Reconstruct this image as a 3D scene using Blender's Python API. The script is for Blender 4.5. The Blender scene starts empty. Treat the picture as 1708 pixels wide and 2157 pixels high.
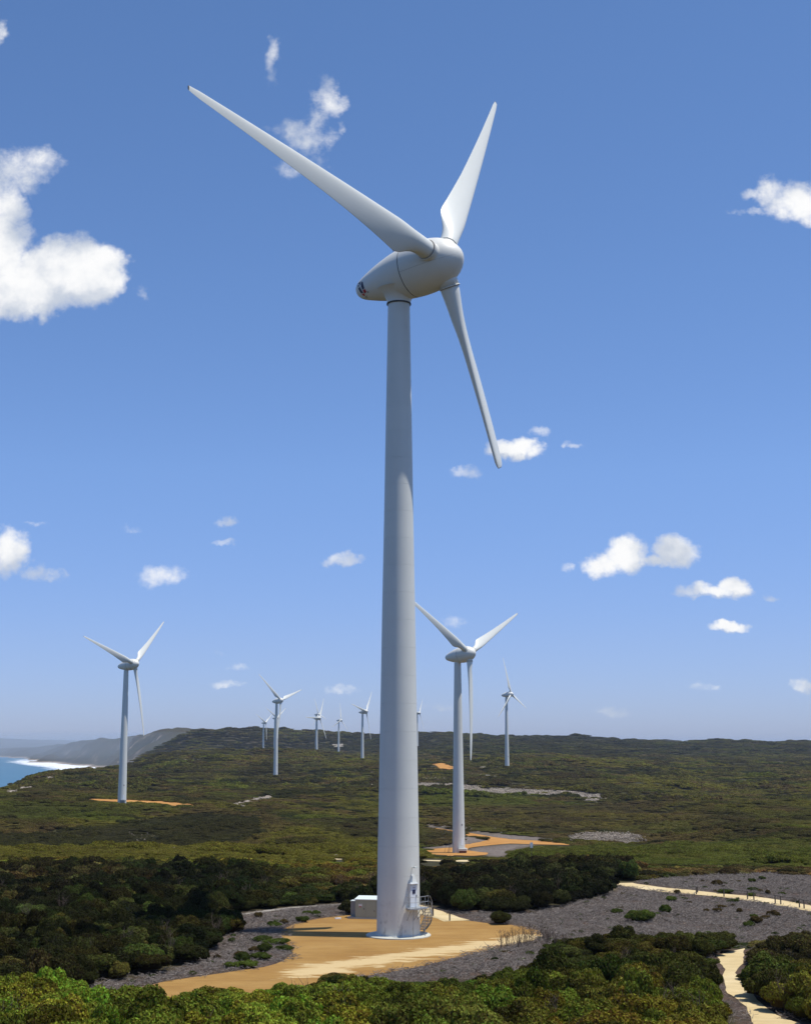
import bpy, math, random
import numpy as np
from mathutils import Vector, Matrix
from mathutils.geometry import delaunay_2d_cdt

random.seed(7); RNG = np.random.default_rng(7)
SC = bpy.context.scene
COL = SC.collection
R = math.radians

# ------------------------------------------------------------------ camera, sky, sun, exposure
CAMZ = 17.6
FPX, CX, CY = 2943.0, 854.0, 1078.5            # focal length and centre in the pixels of a 1708 x 2157 view
PITCH = math.atan((1565 - CY) / FPX)
cam_d = bpy.data.cameras.new('camera'); cam = bpy.data.objects.new('camera', cam_d); COL.objects.link(cam)
cam.location = (0, 0, CAMZ); cam.rotation_euler = (math.pi/2 + PITCH, 0, 0)
cam_d.sensor_fit = 'VERTICAL'; cam_d.sensor_height = 24; cam_d.lens = FPX/2157*24
cam_d.clip_start = 0.5; cam_d.clip_end = 90000
SC.camera = cam

SUN_EL, SUN_AZ = R(69.5), R(98)                   # azimuth clockwise from +Y
sv = Vector((math.sin(SUN_AZ)*math.cos(SUN_EL), math.cos(SUN_AZ)*math.cos(SUN_EL), math.sin(SUN_EL)))
sun_d = bpy.data.lights.new('sun', 'SUN'); sun_d.energy = 4.6; sun_d.angle = R(0.53); sun_d.color = (1.0, 0.95, 0.87)
sun = bpy.data.objects.new('sun', sun_d); COL.objects.link(sun)
sun.location = (60, -20, 200); sun.rotation_euler = sv.to_track_quat('Z', 'Y').to_euler()

SC.view_settings.view_transform = 'Standard'; SC.view_settings.look = 'None'
SC.view_settings.gamma = 1; SC.view_settings.use_curve_mapping = False
SC.view_settings.exposure = 0.0
SC.cycles.use_denoising = True
SC.cycles.max_bounces = 6; SC.cycles.diffuse_bounces = 3; SC.cycles.glossy_bounces = 2
SC.cycles.transmission_bounces = 2; SC.cycles.transparent_max_bounces = 8; SC.cycles.volume_bounces = 0


def ray(px, py):
    a = (px-CX)/FPX; b = -(py-CY)/FPX
    return np.array([a, math.cos(PITCH)-b*math.sin(PITCH), math.sin(PITCH)+b*math.cos(PITCH)])


def proj(x, y, z):
    z = z-CAMZ
    fy = y*math.cos(PITCH)+z*math.sin(PITCH); up = -y*math.sin(PITCH)+z*math.cos(PITCH)
    return CX+FPX*x/fy, CY-FPX*up/fy


class NT:                                        # tiny node-tree helper
    def __init__(s, tree): s.t = tree; s.n = tree.nodes; s.l = tree.links
    def node(s, typ, **kw):
        n = s.n.new(typ)
        for k, v in kw.items(): setattr(n, k, v)
        return n
    def put(s, sock, v):
        if isinstance(v, bpy.types.NodeSocket): s.l.new(v, sock)
        else: sock.default_value = v
    def math(s, op, a, b=None, c=None, clamp=False):
        n = s.node('ShaderNodeMath', operation=op, use_clamp=clamp)
        s.put(n.inputs[0], a)
        if b is not None: s.put(n.inputs[1], b)
        if c is not None: s.put(n.inputs[2], c)
        return n.outputs[0]
    def vec(s, op, a, b=None):
        n = s.node('ShaderNodeVectorMath', operation=op)
        s.put(n.inputs[0], a)
        if b is not None: s.put(n.inputs[1], b)
        return n.outputs['Value'] if op in ('DOT_PRODUCT', 'LENGTH') else n.outputs[0]
    def noise(s, vec, scale, detail=4, rough=0.55, lac=2.0, dist=0.0, dim='3D'):
        n = s.node('ShaderNodeTexNoise', noise_dimensions=dim)
        if vec is not None: s.l.new(vec, n.inputs['Vector'])
        n.inputs['Scale'].default_value = scale; n.inputs['Detail'].default_value = detail
        n.inputs['Roughness'].default_value = rough; n.inputs['Lacunarity'].default_value = lac
        n.inputs['Distortion'].default_value = dist
        return n
    def ramp(s, fac, stops):
        n = s.node('ShaderNodeValToRGB'); cr = n.color_ramp
        while len(cr.elements) < len(stops): cr.elements.new(0.5)
        for e, (p, c) in zip(cr.elements, stops):
            e.position = p; e.color = (*c, 1) if len(c) == 3 else c
        s.l.new(fac, n.inputs[0]); return n.outputs[0]
    def mix(s, fac, a, b, blend='MIX'):
        n = s.node('ShaderNodeMix', data_type='RGBA', blend_type=blend)
        s.put(n.inputs[0], fac)
        s.put(n.inputs[6], (*a, 1) if isinstance(a, tuple) and len(a) == 3 else a)
        s.put(n.inputs[7], (*b, 1) if isinstance(b, tuple) and len(b) == 3 else b)
        return n.outputs[2]
    def smooth(s, v, a, b):
        n = s.node('ShaderNodeMapRange', interpolation_type='SMOOTHSTEP')
        s.put(n.inputs[0], v); n.inputs[1].default_value = a; n.inputs[2].default_value = b
        return n.outputs[0]


world = bpy.data.worlds.new('World'); SC.world = world; world.use_nodes = True
W = NT(world.node_tree); W.n.clear()
out = W.node('ShaderNodeOutputWorld'); bg = W.node('ShaderNodeBackground')
sky = W.node('ShaderNodeTexSky', sky_type='NISHITA'); sky.sun_disc = False
sky.sun_elevation = SUN_EL; sky.sun_rotation = SUN_AZ; sky.altitude = 60
sky.air_density = 0.7; sky.dust_density = 0.3; sky.ozone_density = 6.0
SKYS = 0.15
bg.inputs['Strength'].default_value = SKYS
tc = W.node('ShaderNodeTexCoord'); d = tc.outputs['Generated']
sep = W.node('ShaderNodeSeparateXYZ'); W.l.new(d, sep.inputs[0])
yy = W.math('MAXIMUM', sep.outputs[1], 0.02)
comb = W.node('ShaderNodeCombineXYZ')
W.l.new(W.math('DIVIDE', sep.outputs[0], yy), comb.inputs[0])
W.l.new(W.math('DIVIDE', sep.outputs[2], yy), comb.inputs[1])
P0 = comb.outputs[0]
# billow distortion of the cloud outlines
n1 = W.noise(P0, 16, 5, 0.62)
n2 = W.noise(P0, 70, 5, 0.6)
dv = W.vec('ADD', W.vec('MULTIPLY', W.vec('SUBTRACT', n1.outputs['Color'], (.5, .5, .5)), (.05, .04, 0)),
           W.vec('MULTIPLY', W.vec('SUBTRACT', n2.outputs['Color'], (.5, .5, .5)), (.014, .012, 0)))
# small clouds get a smaller distortion: two fields
PB = W.vec('ADD', P0, dv)
n5 = W.noise(P0, 120, 4, 0.6)
PS = W.vec('ADD', W.vec('ADD', P0, W.vec('MULTIPLY', dv, (.42, .36, 0))), W.vec('MULTIPLY', W.vec('SUBTRACT', n5.outputs['Color'], (.5, .5, .5)), (.012, .009, 0)))
BIG = [(40, 605, 170, 74, 1.5), (120, 580, 110, 80, 1.5), (190, 585, 84, 80, 1.5), (-30, 520, 105, 100, 1.4), (15, 440, 50, 90, .9),
       (55, 350, 80, 55, .5), (640, 285, 78, 42, .5), (692, 205, 30, 52, .5), (612, 352, 42, 26, .36), (666, 245, 34, 32, .42), (628, 312, 74, 50, .30),
       (575, 290, 42, 20, .33), (580, 140, 22, 42, .36), (-12, 60, 26, 36, .5), (-300, 480, 160, 110, 1.1), (-420, 1000, 120, 60, 1.1)]
SMALL = [(1680, 432, 78, 50, 1.1), (1625, 412, 45, 34, .8), (1572, 412, 22, 10, .35), (1570, 448, 40, 8, .3), (1790, 425, 90, 55, 1.1),
         (1088, 943, 58, 24, 1.15), (1062, 945, 40, 20, 1.1), (1140, 907, 22, 12, .35), (1205, 936, 16, 9, .4), (980, 992, 32, 16, .6),
         (714, 272, 12, 16, .35), (303, 618, 16, 18, .3), (18, 1165, 55, 52, 1.1), (-60, 1170, 80, 50, 1.1), (78, 1210, 52, 20, .75), (85, 1104, 34, 5, .28),
         (481, 1100, 26, 13, .55), (280, 1110, 24, 9, .25), (468, 1140, 26, 6, .35), (345, 1212, 58, 24, .42), (372, 1218, 26, 16, .4),
         (722, 1181, 44, 14, .8), (722, 1172, 16, 14, .7), (1318, 1170, 46, 40, 1.2), (1268, 1190, 46, 28, 1.1), (1425, 1165, 52, 34, 1.15),
         (1375, 1185, 60, 14, .8), (1196, 1190, 14, 11, .45), (1500, 1248, 84, 15, .9), (1548, 1238, 40, 20, 1.1), (1478, 1240, 30, 14, .8), (1625, 1256, 20, 6, .25),
         (1530, 1325, 38, 12, .95), (492, 1441, 40, 9, .45), (732, 1454, 38, 9, .4), (1482, 1448, 30, 10, .5), (1693, 1448, 26, 12, .5),
         (500, 1405, 36, 7, .22), (462, 1378, 16, 6, .25), (925, 1489, 34, 9, .25), (1300, 1497, 44, 7, .25), (1494, 1490, 18, 6, .25), (945, 1310, 20, 12, .15),
         (1810, 1180, 40, 25, 1.1), (1850, 1330, 60, 14, .9), (-170, 1400, 60, 14, .8), (2000, 950, 110, 60, 1.1)]


def field(lst, P, k):
    acc = None
    for (px, py, rx, ry, a) in lst:
        r = ray(px, py); u, v = r[0]/r[1], r[2]/r[1]
        ru, rv = rx/FPX*1.02*k, ry/FPX*1.05*k
        q = W.vec('MULTIPLY', W.vec('SUBTRACT', P, (u, v, 0)), (1/ru, 1/rv, 0))
        f = W.math('MULTIPLY_ADD', W.vec('DOT_PRODUCT', q, q), -a, a)
        acc = f if acc is None else W.math('MAXIMUM', acc, f)
    return acc


n3 = W.noise(P0, 36, 7, 0.60)
fb = W.math('SUBTRACT', n3.outputs[0], 0.5)
fB = field(BIG, PB, 1.12); fS = field(SMALL, PS, 1.12)
f = W.math('MAXIMUM', fB, fS)
n4 = W.noise(P0, 150, 5, 0.62)
fn = W.math('MULTIPLY_ADD', fb, 1.8, f)
fn = W.math('MULTIPLY_ADD', W.math('SUBTRACT', n4.outputs[0], 0.5), 0.45, fn)
mask = W.math('POWER', W.smooth(fn, 0.0, 1.0), 0.9)
mask = W.math('MULTIPLY', mask, W.smooth(sep.outputs[1], 0.05, 0.2))
# scattered fair-weather cumulus everywhere the camera does not look
pz = W.math('MAXIMUM', sep.outputs[2], 0.03)
cb2 = W.node('ShaderNodeCombineXYZ')
W.l.new(W.math('DIVIDE', sep.outputs[0], pz), cb2.inputs[0]); W.l.new(W.math('DIVIDE', sep.outputs[1], pz), cb2.inputs[1])
ng = W.noise(cb2.outputs[0], 1.1, 7, 0.6)
mg = W.smooth(ng.outputs[0], 0.60, 0.72)
outside = W.math('SUBTRACT', 1.0, W.math('MULTIPLY', W.smooth(sep.outputs[1], 0.3, 0.75), 1.0))
mg = W.math('MULTIPLY', W.math('MULTIPLY', mg, outside), W.smooth(sep.outputs[2], 0.03, 0.15))
mask = W.math('MAXIMUM', mask, mg)
# brightness of the cloud: thin edges and thick middles, greyer undersides
nb = W.noise(W.vec('ADD', P0, (0.0, -0.012, 0)), 15, 6, 0.55)
shade = W.math('MULTIPLY_ADD', W.math('SUBTRACT', nb.outputs[0], 0.5), 1.9, 0.84)
up = (0.0, 0.0075, 0.0)
f2u = W.math('MAXIMUM', field(BIG, W.vec('ADD', PB, up), 1.12), field(SMALL, W.vec('ADD', PS, (0.0, 0.004, 0.0)), 1.12))
under = W.smooth(W.math('SUBTRACT', f2u, f), 0.02, 0.55)
shade = W.math('SUBTRACT', shade, W.math('MULTIPLY', under, 0.24))
shade = W.math('MINIMUM', W.math('MAXIMUM', shade, 0.6), 1.0)
cc = W.mix(W.smooth(shade, 0.6, 1.0), (4.5, 4.95, 5.75), (7.7, 7.72, 7.75))
cc = W.mix(1.0, cc, (0.86, 0.86, 0.86), 'MULTIPLY')
el_f = W.ramp(W.math('MAXIMUM', sep.outputs[2], 0.0), [(0.0, (.59, .555, .71)), (.07, (.75, .68, .77)), (.19, (.94, .905, .93)), (.32, (.95, .965, .98)), (.5, (.93, .99, 1.0))])
tint = W.mix(1.0, W.mix(1.0, sky.outputs[0], el_f, 'MULTIPLY'), (1.0, 1.06, 1.13), 'MULTIPLY')
W.l.new(W.mix(mask, tint, cc), bg.inputs['Color'])
W.l.new(bg.outputs[0], out.inputs['Surface'])

# ------------------------------------------------------------------ mesh helpers


def tag(o, label=None, cat=None, group=None, kind=None):
    if label: o['label'] = label
    if cat: o['category'] = cat
    if group: o['group'] = group
    if kind: o['kind'] = kind
    return o


def mesh_np(name, V, Fc, mat=None, smooth=False):
    """V (n,3) array, Fc (m,k) int array or list of tuples"""
    me = bpy.data.meshes.new(name)
    if isinstance(Fc, np.ndarray):
        V = np.asarray(V, np.float32); m, k = Fc.shape
        me.vertices.add(len(V)); me.vertices.foreach_set('co', V.ravel())
        me.loops.add(m*k); me.loops.foreach_set('vertex_index', Fc.astype(np.int32).ravel())
        me.polygons.add(m); me.polygons.foreach_set('loop_start', np.arange(0, m*k, k, dtype=np.int32))
        me.update(calc_edges=True)
    else:
        me.from_pydata([tuple(v) for v in V], [], Fc); me.update()
    if smooth: me.polygons.foreach_set('use_smooth', [True]*len(me.polygons))
    if mat:
        for m_ in (mat if isinstance(mat, (list, tuple)) else [mat]): me.materials.append(m_)
    return me


def link(name, me, parent=None, loc=None):
    o = bpy.data.objects.new(name, me); COL.objects.link(o)
    if parent: o.parent = parent
    if loc is not None: o.location = loc
    return o


def empty(name, loc=(0, 0, 0), rz=0):
    o = bpy.data.objects.new(name, None); COL.objects.link(o); o.empty_display_size = 0.5
    o.location = loc; o.rotation_euler = (0, 0, rz); return o


class MB:
    def __init__(s): s.V = []; s.F = []; s.S = []
    def add(s, V, F, smooth=False):
        b = len(s.V); s.V += [tuple(v) for v in V]; s.F += [tuple(i+b for i in f) for f in F]; s.S += [smooth]*len(F)
    def box(s, c, size, rz=0.0, M=None):
        x, y, z = [q/2 for q in size]
        P = [Vector((sx*x, sy*y, sz*z)) for sz in (-1, 1) for sy in (-1, 1) for sx in (-1, 1)]
        Rm = Matrix.Rotation(rz, 3, 'Z') if M is None else M
        P = [Rm @ p + Vector(c) for p in P]
        s.add(P, [(0, 2, 3, 1), (4, 5, 7, 6), (0, 1, 5, 4), (2, 6, 7, 3), (0, 4, 6, 2), (1, 3, 7, 5)])
    def tube(s, pts, r, n=8, r2=None, cap=True):
        pts = [Vector(p) for p in pts]; m = len(pts); rings = []
        for i, p in enumerate(pts):
            t = (pts[min(i+1, m-1)] - pts[max(i-1, 0)]).normalized()
            a = Vector((0, 0, 1)) if abs(t.z) < 0.9 else Vector((1, 0, 0))
            u = t.cross(a).normalized(); v = t.cross(u)
            rr = r if r2 is None else r+(r2-r)*i/(m-1)
            rings.append([p + u*math.cos(2*math.pi*k/n)*rr + v*math.sin(2*math.pi*k/n)*rr for k in range(n)])
        V = [q for rg in rings for q in rg]
        F = [(i*n+k, i*n+(k+1) % n, (i+1)*n+(k+1) % n, (i+1)*n+k) for i in range(m-1) for k in range(n)]
        if cap: F += [tuple(range(n))[::-1], tuple((m-1)*n+k for k in range(n))]
        s.add(V, F, True)
    def lathe(s, prof, n=48, M=None, cap0=False, cap1=False):
        V = [Vector((r*math.cos(2*math.pi*k/n), r*math.sin(2*math.pi*k/n), z)) for (r, z) in prof for k in range(n)]
        if M is not None: V = [M @ v for v in V]
        m = len(prof)
        F = [(i*n+k, i*n+(k+1) % n, (i+1)*n+(k+1) % n, (i+1)*n+k) for i in range(m-1) for k in range(n)]
        if cap0: F.append(tuple(range(n))[::-1])
        if cap1: F.append(tuple((m-1)*n+k for k in range(n)))
        s.add(V, F, True)
    def mesh(s, name, mat):
        me = bpy.data.meshes.new(name); me.from_pydata(s.V, [], s.F); me.materials.append(mat)
        me.polygons.foreach_set('use_smooth', s.S); me.update()
        return me
    def build(s, name, mat, parent=None, sharp=True):
        me = s.mesh(name, mat)
        if sharp:
            try: me.set_sharp_from_angle(angle=R(40))
            except Exception: pass
        return link(name, me, parent)


# ------------------------------------------------------------------ noise in numpy
def vnoise(x, y, seed=0):
    xi = np.floor(x).astype(np.int64); yi = np.floor(y).astype(np.int64); fx = x-xi; fy = y-yi
    def h(i, j):
        n = (i*374761393 + j*668265263 + seed*1442695041) & 0x7fffffff
        n = (n ^ (n >> 13))*1274126177 & 0x7fffffff
        return ((n ^ (n >> 16)) & 0xffff)/65535.0
    u = fx*fx*(3-2*fx); v = fy*fy*(3-2*fy)
    return (h(xi, yi)*(1-u)+h(xi+1, yi)*u)*(1-v)+(h(xi, yi+1)*(1-u)+h(xi+1, yi+1)*u)*v


def fbm(x, y, oct=4, seed=0, gain=.5):
    a, s, t = 1.0, 0.0, 0.0
    for i in range(oct):
        s = s+a*vnoise(x*2**i+i*17.3, y*2**i-i*9.1, seed+i); t += a; a *= gain
    return s/t


def sstep(a, b, x):
    t = np.clip((x-a)/(b-a), 0, 1); return t*t*(3-2*t)


def pip(poly, x, y):
    inside = np.zeros(np.shape(x), bool); n = len(poly); j = n-1
    for i in range(n):
        xi, yi = poly[i]; xj, yj = poly[j]
        c = ((yi > y) != (yj > y)) & (x < (xj-xi)*(y-yi)/((yj-yi) if yj != yi else 1e-9)+xi)
        inside ^= c; j = i
    return inside


# ------------------------------------------------------------------ terrain height
SEA = CAMZ-95.0
# (image column, distance, image row of the ground there)
CP = []
def cp(px, *dp):
    for D, py in dp: CP.append((px, D, py))
cp(-60, (300, 1787), (380, 1802), (520, 1742), (700, 1690), (820, 1668))
cp(0, (240, 1815), (300, 1788), (380, 1802), (520, 1740), (666, 1692), (800, 1674), (900, 1666))
cp(93, (666, 1689), (900, 1648), (1150, 1630))
cp(200, (240, 1815), (300, 1788), (380, 1800), (520, 1740), (666, 1687), (1000, 1648), (1300, 1630), (1520, 1621))
cp(265, (1000, 1653), (1500, 1622), (1700, 1611))
cp(307, (1900, 1593), (2300, 1606), (3400, 1604), (4500, 1600))
cp(-60, (1200, 1690), (2000, 1680)); cp(0, (1120, 1668), (1500, 1676), (2500, 1665)); cp(93, (1450, 1636), (2000, 1645)); cp(200, (1850, 1634), (2400, 1636)); cp(265, (2100, 1624), (2800, 1624))
cp(390, (300, 1786), (400, 1797), (520, 1738), (680, 1698), (1100, 1642), (1500, 1602), (1750, 1584), (2050, 1594), (3000, 1548))
cp(331, (3000, 1575)); cp(420, (3000, 1541))
cp(496, (520, 1738), (700, 1695), (900, 1668), (1260, 1633), (1700, 1600), (2200, 1582), (3100, 1537))
cp(560, (2750, 1593), (3400, 1537))
cp(640, (250, 1812), (300, 1797), (400, 1776), (520, 1745), (700, 1702), (1000, 1655), (1260, 1631), (1650, 1596), (1900, 1577), (2100, 1606), (2750, 1588), (3400, 1540))
cp(700, (1500, 1602), (1900, 1580), (2100, 1604), (2700, 1589), (3400, 1545))
cp(763, (1000, 1655), (1450, 1602), (1700, 1615), (2200, 1592), (2700, 1580), (3400, 1547))
cp(860, (250, 1813), (330, 1803), (455, 1799), (560, 1756), (700, 1715), (1000, 1655), (1300, 1626), (2000, 1596), (2750, 1574), (3400, 1544))
cp(975, (455, 1799), (510, 1776), (560, 1756))
cp(1080, (250, 1815), (330, 1805), (455, 1797), (510, 1775), (560, 1757), (700, 1720), (900, 1672), (1310, 1611), (1800, 1592), (2500, 1571), (3400, 1551))
cp(1200, (500, 1779), (560, 1758), (3400, 1550))
cp(1300, (230, 1828), (300, 1808), (380, 1795), (500, 1772), (700, 1715), (900, 1676), (1310, 1622), (1800, 1599), (2600, 1578), (3400, 1559))
cp(1420, (3400, 1564))
cp(1520, (240, 1828), (320, 1802), (500, 1748), (800, 1694), (1200, 1647), (1800, 1607), (2600, 1583), (3400, 1561))
cp(1618, (3400, 1568))
cp(1768, (240, 1830), (320, 1800), (500, 1748), (800, 1697), (1200, 1652), (1800, 1613), (2600, 1588), (3400, 1561))
cp(0, (11800, 1578), (20000, 1557.5)); cp(76, (9800, 1571)); cp(165, (8000, 1562), (15000, 1566)); cp(248, (6800, 1557))
cp(284, (5800, 1548)); cp(374, (4800, 1545)); cp(43, (20000, 1560)); cp(90, (18000, 1565)); cp(-80, (12500, 1580), (20000, 1556))
for q in (560, 900, 1300, 1768): cp(q, (4600, 1576), (9000, 1573), (20000, 1569))
PTS = []
for px, D, py in CP:
    r = ray(px, py); PTS.append((math.atan2(r[0], r[1]), math.log(D), CAMZ + D*r[2]/math.hypot(r[0], r[1]) - (1.6 if 600 < D < 4200 else 0.0)))
for px in (-60, 250, 560, 860, 1160, 1460, 1768):
    az = math.atan((px-CX)/FPX/math.cos(PITCH))
    for D, z in ((20, 9.5), (45, 5.0), (60, 2.9), (75, 1.7), (90, .6), (105, 0), (125, 0), (150, 0), (180, 0)): PTS.append((az, math.log(D), z))
    PTS.append((az, math.log(205), -0.8 if px < 900 else -0.3))
PTS = np.array(PTS)
KA, KD = 14.0, 7.0
PX_, PY_ = PTS[:, 0]*KA, PTS[:, 1]*KD


def tpsk(d2): return 0.5*d2*np.log(d2+1e-9)


n_ = len(PTS)
Km = tpsk((PX_[:, None]-PX_[None])**2+(PY_[:, None]-PY_[None])**2) + np.eye(n_)*0.02
Pm = np.stack([np.ones(n_), PX_, PY_], 1)
Am = np.block([[Km, Pm], [Pm.T, np.zeros((3, 3))]])
# relative weighting: interpolate height / distance^0.5 to keep both ends well conditioned
SCL = np.exp(PTS[:, 1])**0.5
sol = np.linalg.solve(Am, np.concatenate([PTS[:, 2]/SCL, np.zeros(3)]))
COAST = [(-3000, -9000), (-1300, -3000), (-560, 0), (-440, 500), (-385, 900), (-400, 1150), (-445, 1500), (-465, 1900), (-530, 2400), (-620, 3000),
         (-850, 4000), (-1050, 4900), (-1300, 5700), (-1800, 7000), (-2430, 9000), (-3570, 11500), (-6000, 14500), (-14000, 18000), (-60000, 30000)]
CL = np.array(COAST, float)


def coast_dist(x, y):
    """signed distance, positive inland"""
    best = np.full(x.shape, 1e12); sg = np.ones(x.shape)
    for (ax, ay), (bx, by) in zip(CL[:-1], CL[1:]):
        ex, ey = bx-ax, by-ay; L2 = ex*ex+ey*ey
        t = np.clip(((x-ax)*ex+(y-ay)*ey)/L2, 0, 1)
        dx, dy = x-ax-t*ex, y-ay-t*ey; d2 = dx*dx+dy*dy
        cr = ex*dy-ey*dx
        m = d2 < best; best = np.where(m, d2, best); sg = np.where(m, np.where(cr < 0, 1., -1.), sg)
    return np.sqrt(best)*sg


PADS = [(0, 134, 34)]                       # flat ground round each turbine (filled in below)


def height(x, y, full=True):
    x = np.asarray(x, float); y = np.asarray(y, float); sh = x.shape; x = x.ravel(); y = y.ravel()
    D = np.hypot(x, y); az = np.clip(np.arctan2(x, y), -0.36, 0.36)
    u = az*KA; v = np.log(np.clip(D, 20, 22000))*KD
    z = np.zeros(x.shape)
    for s in range(0, len(x), 20000):
        e = s+20000
        k = tpsk((u[s:e, None]-PX_[None])**2+(v[s:e, None]-PY_[None])**2)
        z[s:e] = k @ sol[:n_] + sol[n_] + sol[n_+1]*u[s:e] + sol[n_+2]*v[s:e]
    z *= np.clip(D, 20, 22000)**0.5
    amp = sstep(210, 700, D)*2.6 + sstep(1500, 6000, D)*6
    flat = np.ones(x.shape)
    for (ax, ay, rr) in PADS: flat = np.minimum(flat, sstep(rr*.8, rr*2.0, np.hypot(x-ax, y-ay)))
    nz = (fbm(x/85, y/120, 4, 3)-.5)*2*amp*2.1 + (fbm(x/30, y/42, 3, 9)-.5)*2*sstep(215, 420, D)*1.7 + (fbm(x/16, y/16, 3, 5)-.5)*sstep(200, 260, D)*1.3
    z = z + nz*flat
    z = z + (fbm(x/9, y/9, 3, 11)-.5)*.35*(1-sstep(150, 260, D))*sstep(26, 34, np.hypot(x, y-134))*sstep(70, 90, D)
    f0 = 1-sstep(22, 36, np.hypot(x, y-136)); z = z*(1-f0)
    if full:
        cd = coast_dist(x, y); wd = np.where(D < 3500, 95, 95+sstep(3500, 6000, D)*230)
        cd = cd + (fbm(x/160, y/160, 4, 21)-.5)*wd*1.1*sstep(0, 400, D)
        s = sstep(0.0, 1.0, cd/wd)**.8
        z = (SEA-6)*(1-s)+np.maximum(z, SEA+10)*s
    return z.reshape(sh)


def H(x, y): return float(height(np.array([x]), np.array([y]))[0])


def hit(px, py, dmin=55.0, dmax=6000.0):
    """first point of the ground seen along a direction"""
    r = ray(px, py); r = r/math.hypot(r[0], r[1])
    D = np.exp(np.linspace(math.log(dmin), math.log(dmax), 900))
    zz = CAMZ+r[2]*D-height(r[0]*D, r[1]*D)
    i = np.argmax(zz < 0)
    if zz[i] >= 0: return None
    a, b = D[max(i-1, 0)], D[i]
    for _ in range(14):
        m = (a+b)/2
        if CAMZ+r[2]*m-H(r[0]*m, r[1]*m) < 0: b = m
        else: a = m
    return np.array([r[0]*b, r[1]*b, H(r[0]*b, r[1]*b)])


# ------------------------------------------------------------------ turbine placement (hub direction, distance, yaw, rotor angle)
TURB = [  # hub px, hub py, D, yaw, phi, label
    (929.0, 549.9, 134, 57.0, 38.3, 'huge pale wind turbine in front, standing on the sandy clearing'),
    (284.0, 1398.6, 668, 60.9, 49.3, 'white wind turbine standing left beside the sea, on a thin strip of orange gravel'),
    (988.0, 1376.5, 460, 48.0, 63.0, 'second largest white wind turbine, standing where an orange track forks'),
    (591.9, 1475.3, 1265, 54.8, 71.6, 'white wind turbine on the heath midway between the left turbine and the big tower'),
    (1076.0, 1462.1, 1315, 58.2, 111.4, 'rightmost white wind turbine, one blade pointing up and two pointing down'),
    (771.5, 1498.6, 1690, 65.3, 44.0, 'small white wind turbine just left of the big tower'),
    (718.5, 1516.8, 2700, 62.1, 8.0, 'small distant wind turbine with one blade straight up, second left of the big tower'),
    (673.5, 1512.5, 2060, 60.3, 31.8, 'small white wind turbine with one blade lying level, in front of another'),
    (671.0, 1504.5, 2900, 62.9, 106.1, 'tiny distant wind turbine almost hidden behind the one with a level blade'),
    (560.2, 1521.9, 2750, 62.9, 58.3, 'small distant wind turbine leftmost of the far group, below the hill crest'),
    (584.5, 1512.0, 2400, 60.0, 60.0, 'distant wind turbine mostly hidden behind the tower of the midway turbine'),
    (883.6, 1501.8, 2750, 59.8, 35.8, 'tiny distant wind turbine just right of the big tower, seen against the hill crest'),
]
TILT = R(8); HUBH = 65.0; OVER = 5.0
TINFO = []
for i, (hx, hy, D, yaw, phi, lab) in enumerate(TURB):
    r = ray(hx, hy); yw = R(yaw); tl = TILT if i == 0 else R(6)
    n = np.array([math.sin(yw)*math.cos(tl), -math.cos(yw)*math.cos(tl), math.sin(tl)])
    if i == 0: D = 134-OVER*math.cos(yw)
    hub = r*(D/r[1]) + np.array([0, 0, CAMZ])
    tw = hub-n*OVER
    TINFO.append((hub, n, tw, tl))
    if i: PADS.append((tw[0], tw[1], 14 if D < 1000 else 10))
TX, TY = TINFO[0][2][0], TINFO[0][2][1]
PADS[0] = (TX, TY, 20)
# ground of every far turbine: add its own foot to the height field
for (hub, n, tw, tl) in TINFO[1:]:
    pass

# ------------------------------------------------------------------ materials


def new_mat(name):
    m = bpy.data.materials.new(name); m.use_nodes = True; t = NT(m.node_tree); t.n.clear()
    o = t.node('ShaderNodeOutputMaterial'); b = t.node('ShaderNodeBsdfPrincipled'); t.l.new(b.outputs[0], o.inputs[0])
    return m, t, b


def simple(name, col, rough=.6, metal=0.0, var=.12, scale=3.0, bump=0.0):
    m, t, b = new_mat(name)
    g = t.node('ShaderNodeTexCoord')
    nz = t.noise(g.outputs['Object'], scale, 5, .6)
    c = t.mix(nz.outputs[0], tuple(q*(1-var) for q in col), tuple(min(1, q*(1+var)) for q in col))
    t.put(b.inputs['Base Color'], c); b.inputs['Roughness'].default_value = rough; b.inputs['Metallic'].default_value = metal
    if bump:
        bp = t.node('ShaderNodeBump'); bp.inputs['Strength'].default_value = bump; bp.inputs['Distance'].default_value = .05
        t.l.new(nz.outputs[0], bp.inputs['Height']); t.l.new(bp.outputs[0], b.inputs['Normal'])
    return m


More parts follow.
